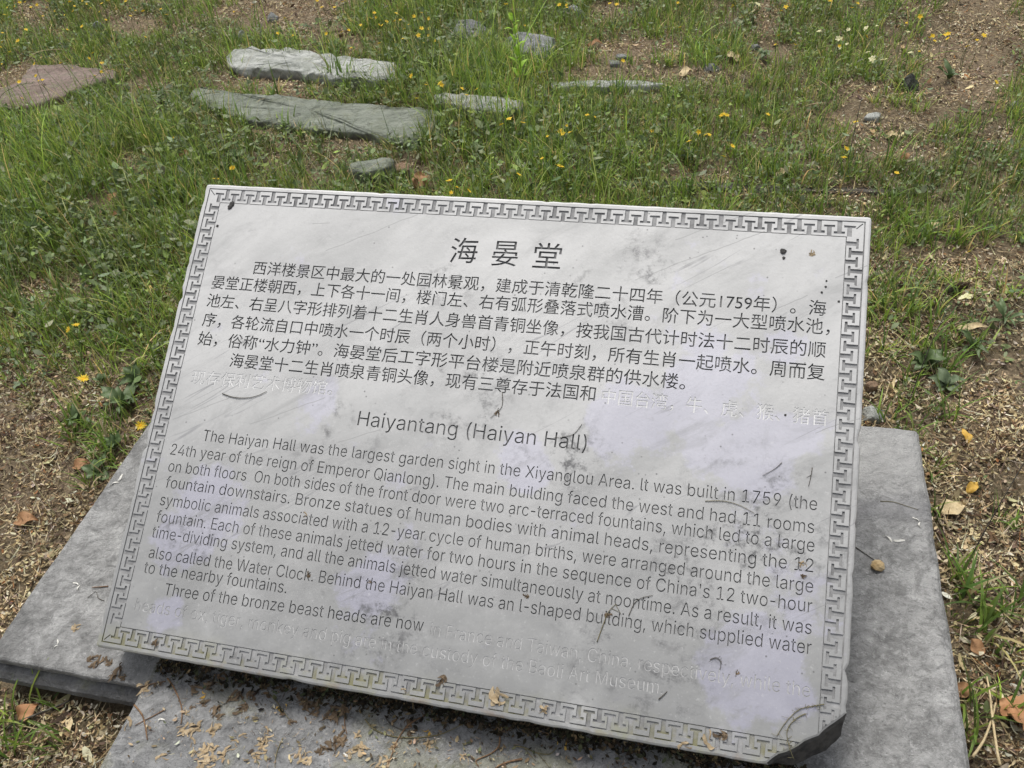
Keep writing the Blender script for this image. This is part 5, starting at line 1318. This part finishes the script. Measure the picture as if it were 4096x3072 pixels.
Z1 = lambda x, y: (x * K, 2250 + y * K)                 # lower left view
Z2 = lambda x, y: (1000 + x * K, 2250 + y * K)
Z3 = lambda x, y: (2000 + x * K, 2250 + y * K)
Z4 = lambda x, y: (3000 + x * K, 2250 + y * K)
Y1 = lambda x, y: (x * K, 1500 + y * K)
Y2 = lambda x, y: (1000 + x * K, 1500 + y * K)
Y3 = lambda x, y: (2000 + x * K, 1500 + y * K)
Y4 = lambda x, y: (3000 + x * K, 1500 + y * K)
twig('slab', [Y1(1790, 150), Y1(1880, 180), Y1(1990, 185), Y1(2080, 165), Y1(2147, 132)], .0011, TWIGD, 'thin curved dark twig on the slab, below the faded Chinese line')
twig('slab', [Y2(2030, 140), Y2(2030, 240), Y2(2000, 290), Y2(1935, 345)], .0008, TWIGD, 'thin bent stalk on the slab above the English title')
twig('slab', [Y3(1650, 1015), Y3(1800, 1015), Y3(1930, 1050), Y3(2045, 1112)], .0008, TWIGG, 'thin arched stalk across the slab under the word built')
twig('slab', [Y3(660, 395), Y3(600, 470), Y3(530, 495), Y3(430, 505)], .0006, TWIGD, 'hair-thin stalk across the last word of the English title')
twig('slab', [Z3(780, 640), Z3(830, 500), Z3(870, 400), Z3(930, 335)], .0010, TWIGG, 'brown stalk across the word building, forked at its top', side=[[Z3(930, 335), Z3(975, 420)], [Z3(900, 370), Z3(960, 400)]])
twig('slab', [Z3(1035, 430), Z3(1080, 330), Z3(1140, 285), Z3(1230, 265)], .0009, TWIGD, 'curved dark stalk across the word noontime')
twig('slab', [Z4(595, 1140), Z4(500, 1155), Z4(390, 1185), Z4(290, 1280), Z4(215, 1395)], .0010, TWIGG, 'bristly catkin stalk near the broken corner of the slab, outer one of two', fuzz=16)
twig('slab', [Z4(445, 1215), Z4(370, 1255), Z4(305, 1330), Z4(300, 1420), Z4(345, 1570)], .0010, TWIGG, 'bristly catkin stalk near the broken corner of the slab, inner one of two', fuzz=14)
twig('slab', [Y4(255, 705), Y4(200, 755), Y4(100, 810)], .0008, TWIGD, 'short straight twig on the slab above the year 1759')
twig('slab', [Y4(500, 745), Y4(490, 810), Y4(470, 895)], .0009, TWIGD, 'short forked twig on the slab near its right border', side=[[Y4(490, 805), Y4(455, 825)]])
twig('slab', [Z3(1275, 1100), Z3(1310, 1070), Z3(1345, 1035)], .0012, TWIGD, 'dark seed stalk lying after the last word Museum')
twig('slab', [Z3(1690, 780), Z3(1740, 765), Z3(1775, 800), Z3(1770, 860)], .0009, TWIGD, 'hooked dark twig on the slab above the word respectively', fuzz=8)
twig('base', [Y4(1047, 1015), Y4(1150, 1020), Y4(1250, 1050), Y4(1355, 1083)], .0010, TWIGG, 'curved grey twig on the right end of the base, above the pebble')
twig('base', [Y4(850, 1385), Y4(930, 1440), Y4(1005, 1492)], .0015, TWIGD, 'straight dark twig on the base between the slab and the pebble')
twig('base', [Z1(870, 190), Z1(800, 196), Z1(740, 198)], .0018, TWIG, 'reddish twig on the base poking out from under the left border')
twig('base', [Z1(838, 308), Z1(790, 285), Z1(770, 235), Z1(705, 285)], .0010, TWIGD, 'wiry dark tendril on the base beside the left border')
twig('block', [Z1(1080, 1145), Z1(1140, 1220), Z1(1165, 1300), Z1(1185, 1425)], .0022, TWIG, 'thick brown twig near the left edge of the front block', side=[])
twig('block', [Z1(1330, 1180), Z1(1230, 1235), Z1(1150, 1275), Z1(1085, 1310)], .0014, TWIG, 'thin twig crossing the thick brown twig on the front block')
twig('block', [Z1(1345, 930), Z1(1400, 1010), Z1(1445, 1110), Z1(1465, 1200), Z1(1455, 1300)], .0020, TWIG, 'long brown twig running down the front block from under the slab')
twig('block', [Z1(1125, 1005), Z1(1230, 975), Z1(1330, 955)], .0017, TWIG, 'brown twig lying in the seam between base and block')
twig('block', [Z2(925, 1260), Z2(990, 1335), Z2(1130, 1395), Z2(1300, 1410), Z2(1500, 1390), Z2(1620, 1345), Z2(1740, 1285)], .0016, TWIGG, 'long bow-shaped green twig across the middle of the front block', fuzz=8)
twig('block', [Z2(1375, 1245), Z2(1270, 1310), Z2(1190, 1420), Z2(1150, 1520), Z2(1100, 1650)], .0019, TWIG, 'brown twig crossing the bow-shaped green twig', fuzz=6)
twig('block', [Z2(1080, 1230), Z2(1130, 1300), Z2(1220, 1345), Z2(1330, 1360)], .0012, TWIGD, 'short dark curved twig above the bow-shaped twig')
twig('block', [Z2(780, 1080), Z2(765, 1180), Z2(762, 1300), Z2(780, 1380)], .0016, TWIG, 'upright brown stalk above a clump of withered flowers on the block')
twig('block', [Z2(160, 1060), Z2(220, 1130), Z2(270, 1200), Z2(320, 1270)], .0013, TWIGG, 'slanting thin twig with a yellow bract on the left of the block')
twig('block', [Z2(265, 1410), Z2(225, 1500), Z2(205, 1580), Z2(200, 1650)], .0012, TWIGG, 'thin pale twig at the bottom edge of the block, left of centre')
twig('block', [Z2(2010, 1400), Z2(2000, 1480), Z2(1930, 1540), Z2(1820, 1590), Z2(1840, 1640)], .0020, TWIG, 'hooked brown twig at the lower right of the block')
twig('block', [Z2(2190, 1580), Z2(2090, 1600), Z2(2010, 1630), Z2(1970, 1660)], .0026, TWIG, 'thickest brown twig at the bottom right of the block')
twig('block', [Z3(110, 1475), Z3(200, 1490), Z3(290, 1530), Z3(400, 1540), Z3(460, 1480)], .0016, TWIGG, 'bent green-brown twig by a yellow bract at the right of the block', side=[[Z3(300, 1530), Z3(350, 1590), Z3(400, 1650)], [Z3(200, 1500), Z3(290, 1600)]])
twig('ground', [Z1(60, 1330), Z1(200, 1260), Z1(400, 1180), Z1(560, 1110)], .0020, TWIGD, 'dark twig on the litter at the lower left', lift=[.003, .006, .004, .002])
twig('ground', [(4000, 3060), Z4(1990, 1530), Z4(1950, 1250), Z4(1930, 1060), Z4(1905, 920)], .0022, STRAW, 'long pale straw on the litter at the lower right, the longer of two', name='straw_stalk', cat='straw', lift=[.006, .012, .016, .014, .008])
twig('ground', [Z4(1790, 1565), Z4(1880, 1430), Z4(1945, 1260), Z4(1975, 1130)], .0022, STRAW, 'pale straw on the litter at the lower right, the shorter of two', name='straw_stalk', cat='straw', lift=[.006, .011, .012, .006])
twig('ground', [Y4(1075, 215), Y4(1095, 150), Y4(1125, 55)], .0013, STRAW, 'thin pale straw on the litter behind the right end of the base', name='straw_stalk', cat='straw')
twig('ground', [Y1(-60, 660), Y1(180, 700), Y1(300, 910), Y1(440, 1120)], .0013, TWIGG, 'long thin stem across the litter at the left', lift=[.02, .02, .012, .004])
twig('ground', [(0, 930 * K + 725), (20, 1192), (40, 1194)], .006, TWIG, 'short thick stick at the left edge of the photo', name='stick', cat='stick')

def pebble():
    c = at(3510, 2270, 0.0)
    bm = bmesh.new(); bmesh.ops.create_icosphere(bm, subdivisions=4, radius=1)
    for v in bm.verts:
        d = v.co.normalized()
        r = 1 + 0.26 * noise.noise(d * 1.6) + 0.14 * noise.noise(d * 4) + 0.06 * noise.noise(d * 11)
        v.co = Vector((d.x * 0.0100, d.y * 0.0086, d.z * 0.0056)) * r
    me = bpy.data.meshes.new('pebble'); bm.to_mesh(me); bm.free()
    for p in me.polygons: p.use_smooth = True
    me.materials.append(GOLD)
    o = bpy.data.objects.new('pebble', me); C.objects.link(o); o.location = c + Vector((0, 0, 0.0050)); o.rotation_euler = (0, 0, .3)
    tag(o, 'golden tan pebble lying on the right end of the grey base', 'pebble')
pebble()

# withered flowers and petals: a few crumpled shapes, copied
def crumple(n, L, seed, mat, name):
    r = random.Random(seed); parts = []
    for i in range(n):
        l = L * r.uniform(.6, 1.1); V, F = [], []; m = 7; w = l * r.uniform(.09, .24); tw0, tw1 = r.uniform(-1, 1), r.uniform(-3, 3); cz = r.uniform(.2, .6)
        for k in range(m):
            t = k / (m - 1); a = tw0 + tw1 * t; ww = w * (0.35 + 0.65 * math.sin(math.pi * (0.1 + 0.8 * t)))
            x = l * (t - .2); z = l * (0.06 + cz * 0.35 * math.sin(2.6 * t + i)); y = l * .22 * math.sin(3.3 * t + seed + i)
            V += [Vector((x, y - ww * math.cos(a), max(0.0006, z - ww * math.sin(a)))), Vector((x, y, max(0.0006, z + ww * 0.25))), Vector((x, y + ww * math.cos(a), max(0.0006, z + ww * math.sin(a))))]
        for k in range(m - 1):
            for e in range(2): F.append((3 * k + e, 3 * k + 3 + e, 3 * k + 4 + e, 3 * k + 1 + e))
        parts.append(xf((V, F), Matrix.Translation((r.uniform(-.35, .35) * L, r.uniform(-.35, .35) * L, 0)) @ rotm(r.uniform(0, 6.283), 0, 0)))
    V, F = join(parts)
    me = bpy.data.meshes.new(name); me.from_pydata([tuple(v) for v in V], [], F); me.materials.append(mat)
    for p in me.polygons: p.use_smooth = True
    return me
M_TAN = [crumple(n, .0135, s, TAN, 'withered_flower') for n, s in ((4, 1), (5, 2), (6, 3), (5, 4))]
M_BRN = [crumple(n, .0125, s, BROWN, 'withered_flower') for n, s in ((6, 11), (8, 12), (9, 13))]
M_WHT = [crumple(2, .013, s, WHITE, 'white_petal') for s in (21, 22)]
M_YEL = [crumple(2, .012, s, YLEAF, 'yellow_bract') for s in (31, 32)]
def lay(meshes, surface, px, py, scale, label, group=None, name='withered_flower', cat='withered flower', d=0.0):
    o = bpy.data.objects.new(name, rnd.choice(meshes)); C.objects.link(o)
    P = on(surface, px, py, d)
    scale *= 0.8
    M = Matrix.Translation(P) @ (Matrix.Rotation(TILT, 4, 'X') if surface == 'slab' else Matrix()) @ Matrix.Rotation(rnd.uniform(0, 6.28), 4, 'Z') @ Matrix.Diagonal((scale, scale, scale * .8, 1))
    o.matrix_world = M
    return tag(o, label, cat, group)
for (x, y, s) in ((1490, 1195, .7), (1475, 1330, 1.2), (1460, 1370, 1), (1530, 1370, 1.1), (1600, 1330, 1.3), (1560, 1440, 1), (1690, 1360, 1.2), (1740, 1330, 1), (1600, 1520, 1.2), (1660, 1490, 1.2), (1720, 1510, 1), (1640, 1580, 1.2), (1700, 1580, 1), (1830, 1500, 1.3), (1800, 1560, 1), (1900, 1440, 1), (1960, 1385, .9), (2100, 1530, 1), (2140, 1460, 1.1), (2165, 1400, .9), (2070, 1560, .8), (1560, 1530, .8), (1620, 1620, 1.1), (1690, 1640, 1)):
    lay(M_TAN, 'block', *Z1(x, y), s, 'crumpled tan petals in the heap on the left part of the front block', 'tan petals heaped on the front block')
lay(M_TAN, 'block', *Z1(1045, 1290), 1.4, 'pale crumpled flower at the left edge of the front block')
lay(M_TAN, 'block', *Z1(1310, 1555), 1.3, 'tan crumpled flower alone near the bottom of the front block')
lay(M_TAN, 'block', *Z1(1180, 1010), 1.4, 'tan shred of husk in the seam at the notch of the base')
for (x, y, s) in ((380, 1545, 1.3), (440, 1560, 1.2), (460, 1590, 1), (880, 1480, 1.4), (920, 1490, 1.2), (860, 1400, .8), (790, 1530, .9), (700, 1550, .7), (1030, 1620, 1.3), (1080, 1620, 1.2), (1420, 1465, 1), (1440, 1475, .9), (1730, 1570, .8), (1140, 1365, .8), (1150, 1480, .8), (140, 1350, .9), (100, 1460, 1), (130, 1440, 1), (60, 1540, 1.1)):
    lay(M_TAN, 'block', *Z2(x, y), s, 'crumpled tan petal scattered over the middle of the front block', 'tan petals scattered on the front block')
for (x, y, s) in ((420, 1120, 1.5), (480, 1150, 1.6), (540, 1140, 1.5), (500, 1070, 1), (640, 1220, 1.7), (700, 1180, 1.6), (760, 1190, 1.6), (690, 1240, 1.4), (330, 1280, .9), (720, 1410, 1.5), (740, 1440, 1.5), (690, 1460, 1.4), (620, 1490, 1.4), (560, 1520, 1.1), (1290, 1370, 1), (1280, 1280, 1.1), (1870, 1310, 1), (2000, 1350, 1.2), (520, 1200, 1.2)):
    lay(M_BRN, 'block', *Z2(x, y), s, 'brown withered flower clump on the front block under the lower edge of the slab', 'brown withered flowers on the front block')
for (x, y, s) in ((1580, 1010, 1.5), (1680, 990, 1.4), (1640, 1130, 1.1), (1740, 1180, 1.4), (1760, 1240, 1), (1870, 1080, 1.5), (1960, 1180, 1.5), (1930, 1060, 1.1), (1540, 1165, .6), (2020, 1060, 1.3)):
    lay(M_BRN, 'block', *Z1(x, y), s, 'brown withered flower on the left part of the front block, above the tan heap', 'brown flowers above the tan heap')
for (x, y, s) in ((750, 830, 1.1), (800, 790, 1.2), (870, 810, 1.2), (960, 870, 1.3), (910, 920, 1.1), (990, 930, 1), (730, 770, 1.2)):
    lay(M_BRN, 'base', *Z1(x, y), s, 'brown withered flower on the base below the left corner of the slab', 'brown flowers at the left corner of the slab')
lay(M_TAN, 'base', *Z1(615, 525), 1.1, 'tan crumpled flower alone on the left part of the base')
lay(M_WHT, 'base', *Z1(635, 185), 1.1, 'white petal on the left part of the base, above the tan flower', None, 'white_petal', 'petal')
lay(M_WHT, 'base', *Y1(955, 858), 1.4, 'white petal scrap on the upper left of the base', None, 'white_petal', 'petal')
lay(M_WHT, 'base', *Y4(1150, 1340), 1.5, 'curled white petal on the base above the pebble', None, 'white_petal', 'petal')
lay(M_WHT, 'base', *Y4(1360, 1182), 1.0, 'small white petal near the right edge of the base', None, 'white_petal', 'petal')
lay(M_WHT, 'base', *Z1(465, 660), .8, 'tiny white petal on the far left of the base', None, 'white_petal', 'petal')
lay(M_WHT, 'block', *Z1(1300, 1280), 1.2, 'white petal right of the crossed twigs on the front block', None, 'white_petal', 'petal')
lay(M_WHT, 'block', *Z2(780, 1530), 1.2, 'white petal in the middle of the front block', None, 'white_petal', 'petal')
for i, (f, l) in enumerate(((Z2(265, 1170), 'small yellow bract on the slanting twig at the left of the block'), (Z2(1440, 1375), 'yellow bract on the bow-shaped green twig'), (Z2(1990, 1350), 'yellow bract under the slab at the right of the block'), (Z3(500, 1460), 'triangular yellow bract at the right of the block'), (Z1(1640, 1080), 'long orange bract standing above the tan heap on the block'))):
    lay(M_YEL, 'block', *f, 1.4, l, None, 'yellow_bract', 'bract')
SL = [(Z2(1555, 945), M_BRN, 1.2, 'small brown flower cluster on the bottom border of the slab, middle'), (Z2(2000, 1090), M_TAN, 1.9, 'tan seed husk lying on the bottom border of the slab'), (Z3(1660, 1430), M_TAN, 1.6, 'tan crumpled flower on the bottom border near the broken corner'), (Z3(1480, 1460), M_TAN, 1.2, 'tan curled petal on the bottom border, left of the crumpled flower'),
      (Z3(1790, 1400), M_BRN, 1.2, 'brown flower on the bottom border nearest the broken corner'), (Z3(365, 1190), M_TAN, .8, 'small tan flake on the bottom border right of the husk'), (Z2(1240, 1000 + 20), M_TAN, .6, 'tiny tan flake on the bottom border left of centre'), (Z1(1245, 650), M_BRN, .9, 'withered flower with a stalk on the bottom border near the left corner'),
      (Y2(1995, 305), M_BRN, .7, 'tiny brown bud at the end of the bent stalk above the English title'), (Z2(470, 105), M_BRN, .6, 'tiny dark bud on the word Clock'), (Y2(450, 1120), M_TAN, .6, 'tiny tan tuft on the word associated'), (Z3(215, 275), M_BRN, .6, 'tiny brown bud above the word shaped'), (Z3(860, 420), M_BRN, .7, 'brown bud on the forked stalk across the word building'), (Z3(1905, 885), M_BRN, .5, 'tiny brown bud before the faded word while'), (Z4(425, 110), M_BRN, .6, 'tiny brown bud above the word large at the right'), (Y4(430, 1520), M_TAN, .6, 'tiny tan shred on the number 12 at the right'),
      ((3250, 1012), M_TAN, .7, 'tiny tan tuft near the top right corner of the slab'), ((3134, 1008), M_BRN, .5, 'tiny dark speck of dirt near the top right corner of the slab'), (Z2(640, 1350 - 1000), M_TAN, .01, None), (Z2(965, 160), M_BRN, .4, 'tiny brown speck on the word the beside Behind')]
for (p, m, s, l) in SL:
    if l: lay(m, 'slab', *p, s, l, None, 'withered_flower' if s > .75 else 'dry_bud', 'withered flower' if s > .75 else 'bud')

# black hole left by a lost fixing near the top left corner, as crumbs of black dirt
def dirt_spot(pts, label, surface='slab'):
    parts = []; o0 = on(surface, *pts[0][:2], 0)
    for (x, y, r) in pts:
        c = on(surface, x, y, r * .2) - o0
        bm = bmesh.new(); bmesh.ops.create_icosphere(bm, subdivisions=2, radius=r)
        for v in bm.verts:
            d = v.co.normalized(); v.co *= 1 + .5 * noise.noise(d * 2.2 + Vector((x, y, 0)))
        Mx = Matrix.Translation(c) @ Matrix.Rotation(TILT, 4, 'X') @ Matrix.Diagonal((1, 1, .35, 1))
        parts.append(([Mx @ v.co for v in bm.verts], [tuple(v.index for v in f.verts) for f in bm.faces])); bm.free()
    V, F = join(parts); o = mesh_obj('dirt_crumb', V, F, BROKEN); o.location = o0
    tag(o, label, 'dirt')
dirt_spot([(928, 818, .0042), (922, 826, .0040), (918, 832, .003), (932, 810, .0022)], 'black crumb of dirt just inside the top left corner of the border')
dirt_spot([(870, 904, .0022)], 'small black speck below the crumb at the top left corner')
dirt_spot([(3133, 1006, .004), (3129, 1003, .003), (3135, 1032, .0022)], 'black crumb of dirt near the top right corner of the slab')
dirt_spot([(3306, 1124, .0014), (3303, 1147, .0016), (3287, 1170, .0016)], 'row of tiny dark specks near the right border of the slab')
dirt_spot([(3355, 1206, .0016)], 'single dark speck beside the last character of the first text line')
dirt_spot([(3141, 1660, .0016)], 'dark speck among the faded Chinese characters')

# dark crumbs swept under the slab's lower edge, laid denser to deepen its shade
def seam_dirt_shade():
    n = 9500
    px = rng.uniform(560, 3340, n)
    low = 2590 + 0.1768 * (px - 380)
    py = low + np.abs(rng.normal(0, 1, n)) * 46 * np.clip(1.1 - 0.00012 * (px - 600), .5, 1.1) - 20
    X, Y, Z = [], [], []
    for x, y in zip(px, py):
        P = at(x, y, 0.002)
        X.append(P.x); Y.append(P.y); Z.append(0.0036)
    X, Y, Z = map(np.array, (X, Y, Z))
    cl = vnoise(X, Y * 2, 22, 3.0) + rng.normal(0, .25, n)
    ok = (X > 0.07) & (X < 1.0) & (cl > -0.10) & (Y > -0.13)
    X, Y, Z = X[ok], Y[ok], Z[ok]; n = len(X)
    L = rng.uniform(.002, .010, n); W = np.where(rng.uniform(0, 1, n) < .5, .0007, L * rng.uniform(.3, .6, n))
    col = pick_colors(n, [((.02, .018, .014), 4), ((.05, .04, .028), 3), ((.12, .085, .05), 1.5), ((.09, .10, .055), 1), ((.25, .18, .10), .5)])
    V, Q, c = strips(n, X, Y, Z + rng.uniform(.0006, .004, n), L, W, rng.uniform(0, 6.28, n), rng.normal(0, .2, n), rng.normal(0, .7, n), rng.normal(0, .8, n), col)
    tag(quad_mesh('plant_debris', V, Q, m_vcol('dark_debris', .9, .1), c), 'dark crumbs of rotted plants along the seam under the lower edge of the slab', 'debris', kind='stuff')
seam_dirt_shade()
def block_crumbs():
    n = 1500
    px = rng.uniform(430, 3000, n); py = 2720 + 0.17 * (px - 560) + np.abs(rng.normal(0, 150, n))
    P = [at(x, y, 0.0035) for x, y in zip(px, py)]; X = np.array([p.x for p in P]); Y = np.array([p.y for p in P])
    ok = (X > 0.066) & (X < 0.93) & (Y < 0.02) & (Y > -0.4) & (vnoise(X, Y, 18, 5.0) + rng.normal(0, .3, n) > -0.1); X, Y = X[ok], Y[ok]; n = len(X)
    L = rng.uniform(.002, .009, n); W = np.where(rng.uniform(0, 1, n) < .6, .0006, L * rng.uniform(.3, .6, n))
    col = pick_colors(n, [((.40, .32, .20), 2), ((.22, .16, .10), 2), ((.08, .06, .04), 2), ((.16, .16, .09), 1), ((.5, .46, .38), .6)])
    V, Q, c = strips(n, X, Y, np.full(n, 0.0036) + rng.uniform(.0004, .003, n), L, W, rng.uniform(0, 6.28, n), rng.normal(0, .15, n), rng.normal(0, .7, n), rng.normal(0, .8, n), col)
    tag(quad_mesh('fine_litter', V, Q, m_vcol('fine_dry_litter', .9, .1), c), 'fine crumbs of petals and stalks scattered over the grey front block', 'litter', kind='stuff')
block_crumbs()

# ------------------------------------------------------------------ single dead leaves and a cone on the ground
def dead_leaf(px, py, L, W, yaw, mat, label, lobed=False, curl=.5, roll=.1, dz=.008):
    P = ground_at(px, py, dz)
    if lobed:
        def prof(t): return max(.05, math.sin(math.pi * min(1, t * .95 + .03)) * (0.72 + 0.36 * abs(math.sin(t * 9.5))))
    else: prof = None
    V, F = leaf_shape(L, W, curl, .22, .16, 22 if lobed else 12, prof, px)
    V = [rotm(yaw, .12, roll) @ (v - Vector((L / 2, 0, 0))) for v in V]
    if lobed:
        s = tube([rotm(yaw, .12, roll) @ Vector((-L * .5 - L * .25 * i / 4, 0.01 * L * i, .002 * i)) for i in range(5)], .0011, .0006, 4); V, F = join([(V, F), s])
    o = mesh_obj('dead_leaf', V, F, mat); o.location = P
    return tag(o, label, 'dead leaf')
dead_leaf(4072, 2850, .050, .060, 2.6, DEADO, 'orange lobed leaf on the litter at the right edge', True, .3, .1, .014)
dead_leaf(115, 2850, .034, .026, .9, DEADO, 'curled orange-brown leaf on the litter at the lower left', False, .9, .3, .012)
dead_leaf(330, 1862, .038, .026, .3, DEAD, 'brown leaf on the litter left of the base')
dead_leaf(1682, 730, .058, .040, 1.3, DEAD, 'large crumpled brown leaf in the grass above the top edge of the sign', False, .8, .3, .02)
dead_leaf(3888, 1313, .062, .016, .1, STRAW, 'long narrow pale leaf on the litter at the right', False, .3, .2, .012)
dead_leaf(2745, 295, .05, .03, .6, STRAW, 'pale dead leaf beside the small grey stone at the upper right', False, .6)
dead_leaf(2925, 235, .05, .036, 2.4, STRAW, 'round pale dead leaf at the upper right, above the grey stone', False, .7)
dead_leaf(2380, 180, .05, .026, .2, DEAD, 'tan dead leaf in the far grass right of the angular rock', False, .6)
dead_leaf(3128, 700, .04, .026, .9, STRAW, 'pale dead leaf standing in the grass above the right corner of the sign', False, .6)
dead_leaf(3735, 912, .04, .02, .5, STRAW, 'pale curled leaf in the grass right of the top right corner of the sign', False, .7)
dead_leaf(3570, 545, .034, .02, .2, STRAW, 'small pale curled leaf in the grass below the flat pale stone', False, .6)
dead_leaf(3620, 630, .036, .022, 1.1, DEAD, 'small brown upright leaf in the grass at the right', False, .8)
dead_leaf(740, 625, .05, .03, .2, DEAD, 'tan dead leaf in the tall grass left of the small grey-green stone', False, .6, .2, .02)
dead_leaf(455, 790, .04, .02, 1.2, DEAD, 'reddish dead leaf in the tall grass left of the top corner of the sign', False, .6, .2, .02)
dead_leaf(480, 855, .045, .016, .6, DEAD, 'narrow brown leaf caught in the grass left of the sign', False, .4, .2, .03)
dead_leaf(3850, 2760, .028, .02, .9, DEAD, 'small brown leaf in the grass tuft right of the base')
dead_leaf(3900, 2590, .030, .022, 2.0, DEAD, 'small tan leaf beside the grass tuft right of the base')
dead_leaf(3860, 1745, .030, .016, 1.9, YLEAF, 'yellow curled leaf on the litter right of the base, upper one of two')
dead_leaf(3890, 1950, .030, .016, .9, YLEAF, 'yellow curled leaf on the litter right of the base, lower one of two')
dead_leaf(280, 2900, .034, .011, -.9, STRAW, 'narrow pale sliver of husk on the litter at the lower left', False, .2)
dead_leaf(3810, 2035, .045, .03, .4, STRAW, 'large pale grey leaf half buried in the litter right of the base', False, .3, .1, .010)
dead_leaf(110, 2085, .05, .028, .1, DEAD, 'grey-brown curled bark-like leaf on the litter left of the base', False, .5)

def cone():
    P = ground_at(3832, 1150, .012)
    root = empty('pine_cone', loc=P); tag(root, 'dark brown pine cone lying on the litter right of the sign', 'pine cone')
    parts = []
    for i in range(60):
        t = i / 60; a = i * 2.39996; R = 0.019 * math.sin(math.pi * (0.12 + 0.8 * t)) ; x = (t - .5) * .046
        M = Matrix.Translation((x, R * .55 * math.cos(a), R * .55 * math.sin(a))) @ Matrix.Rotation(a, 4, 'X') @ Matrix.Rotation(-.9, 4, 'Z')
        parts.append(xf(leaf_shape(.013, .011, .5, .3, .05, 4), M))
    V, F = join(parts); mesh_obj('scales', V, F, m_plain('cone_scale', (.07, .045, .03), (.15, .10, .07), 120), root)
    V, F = tube([Vector((x, 0, 0)) for x in (-.026, -.01, .01, .024)], .008, .004, 8); mesh_obj('core', V, F, TWIGD, root)
    root.rotation_euler = (0, .1, .5)
cone()
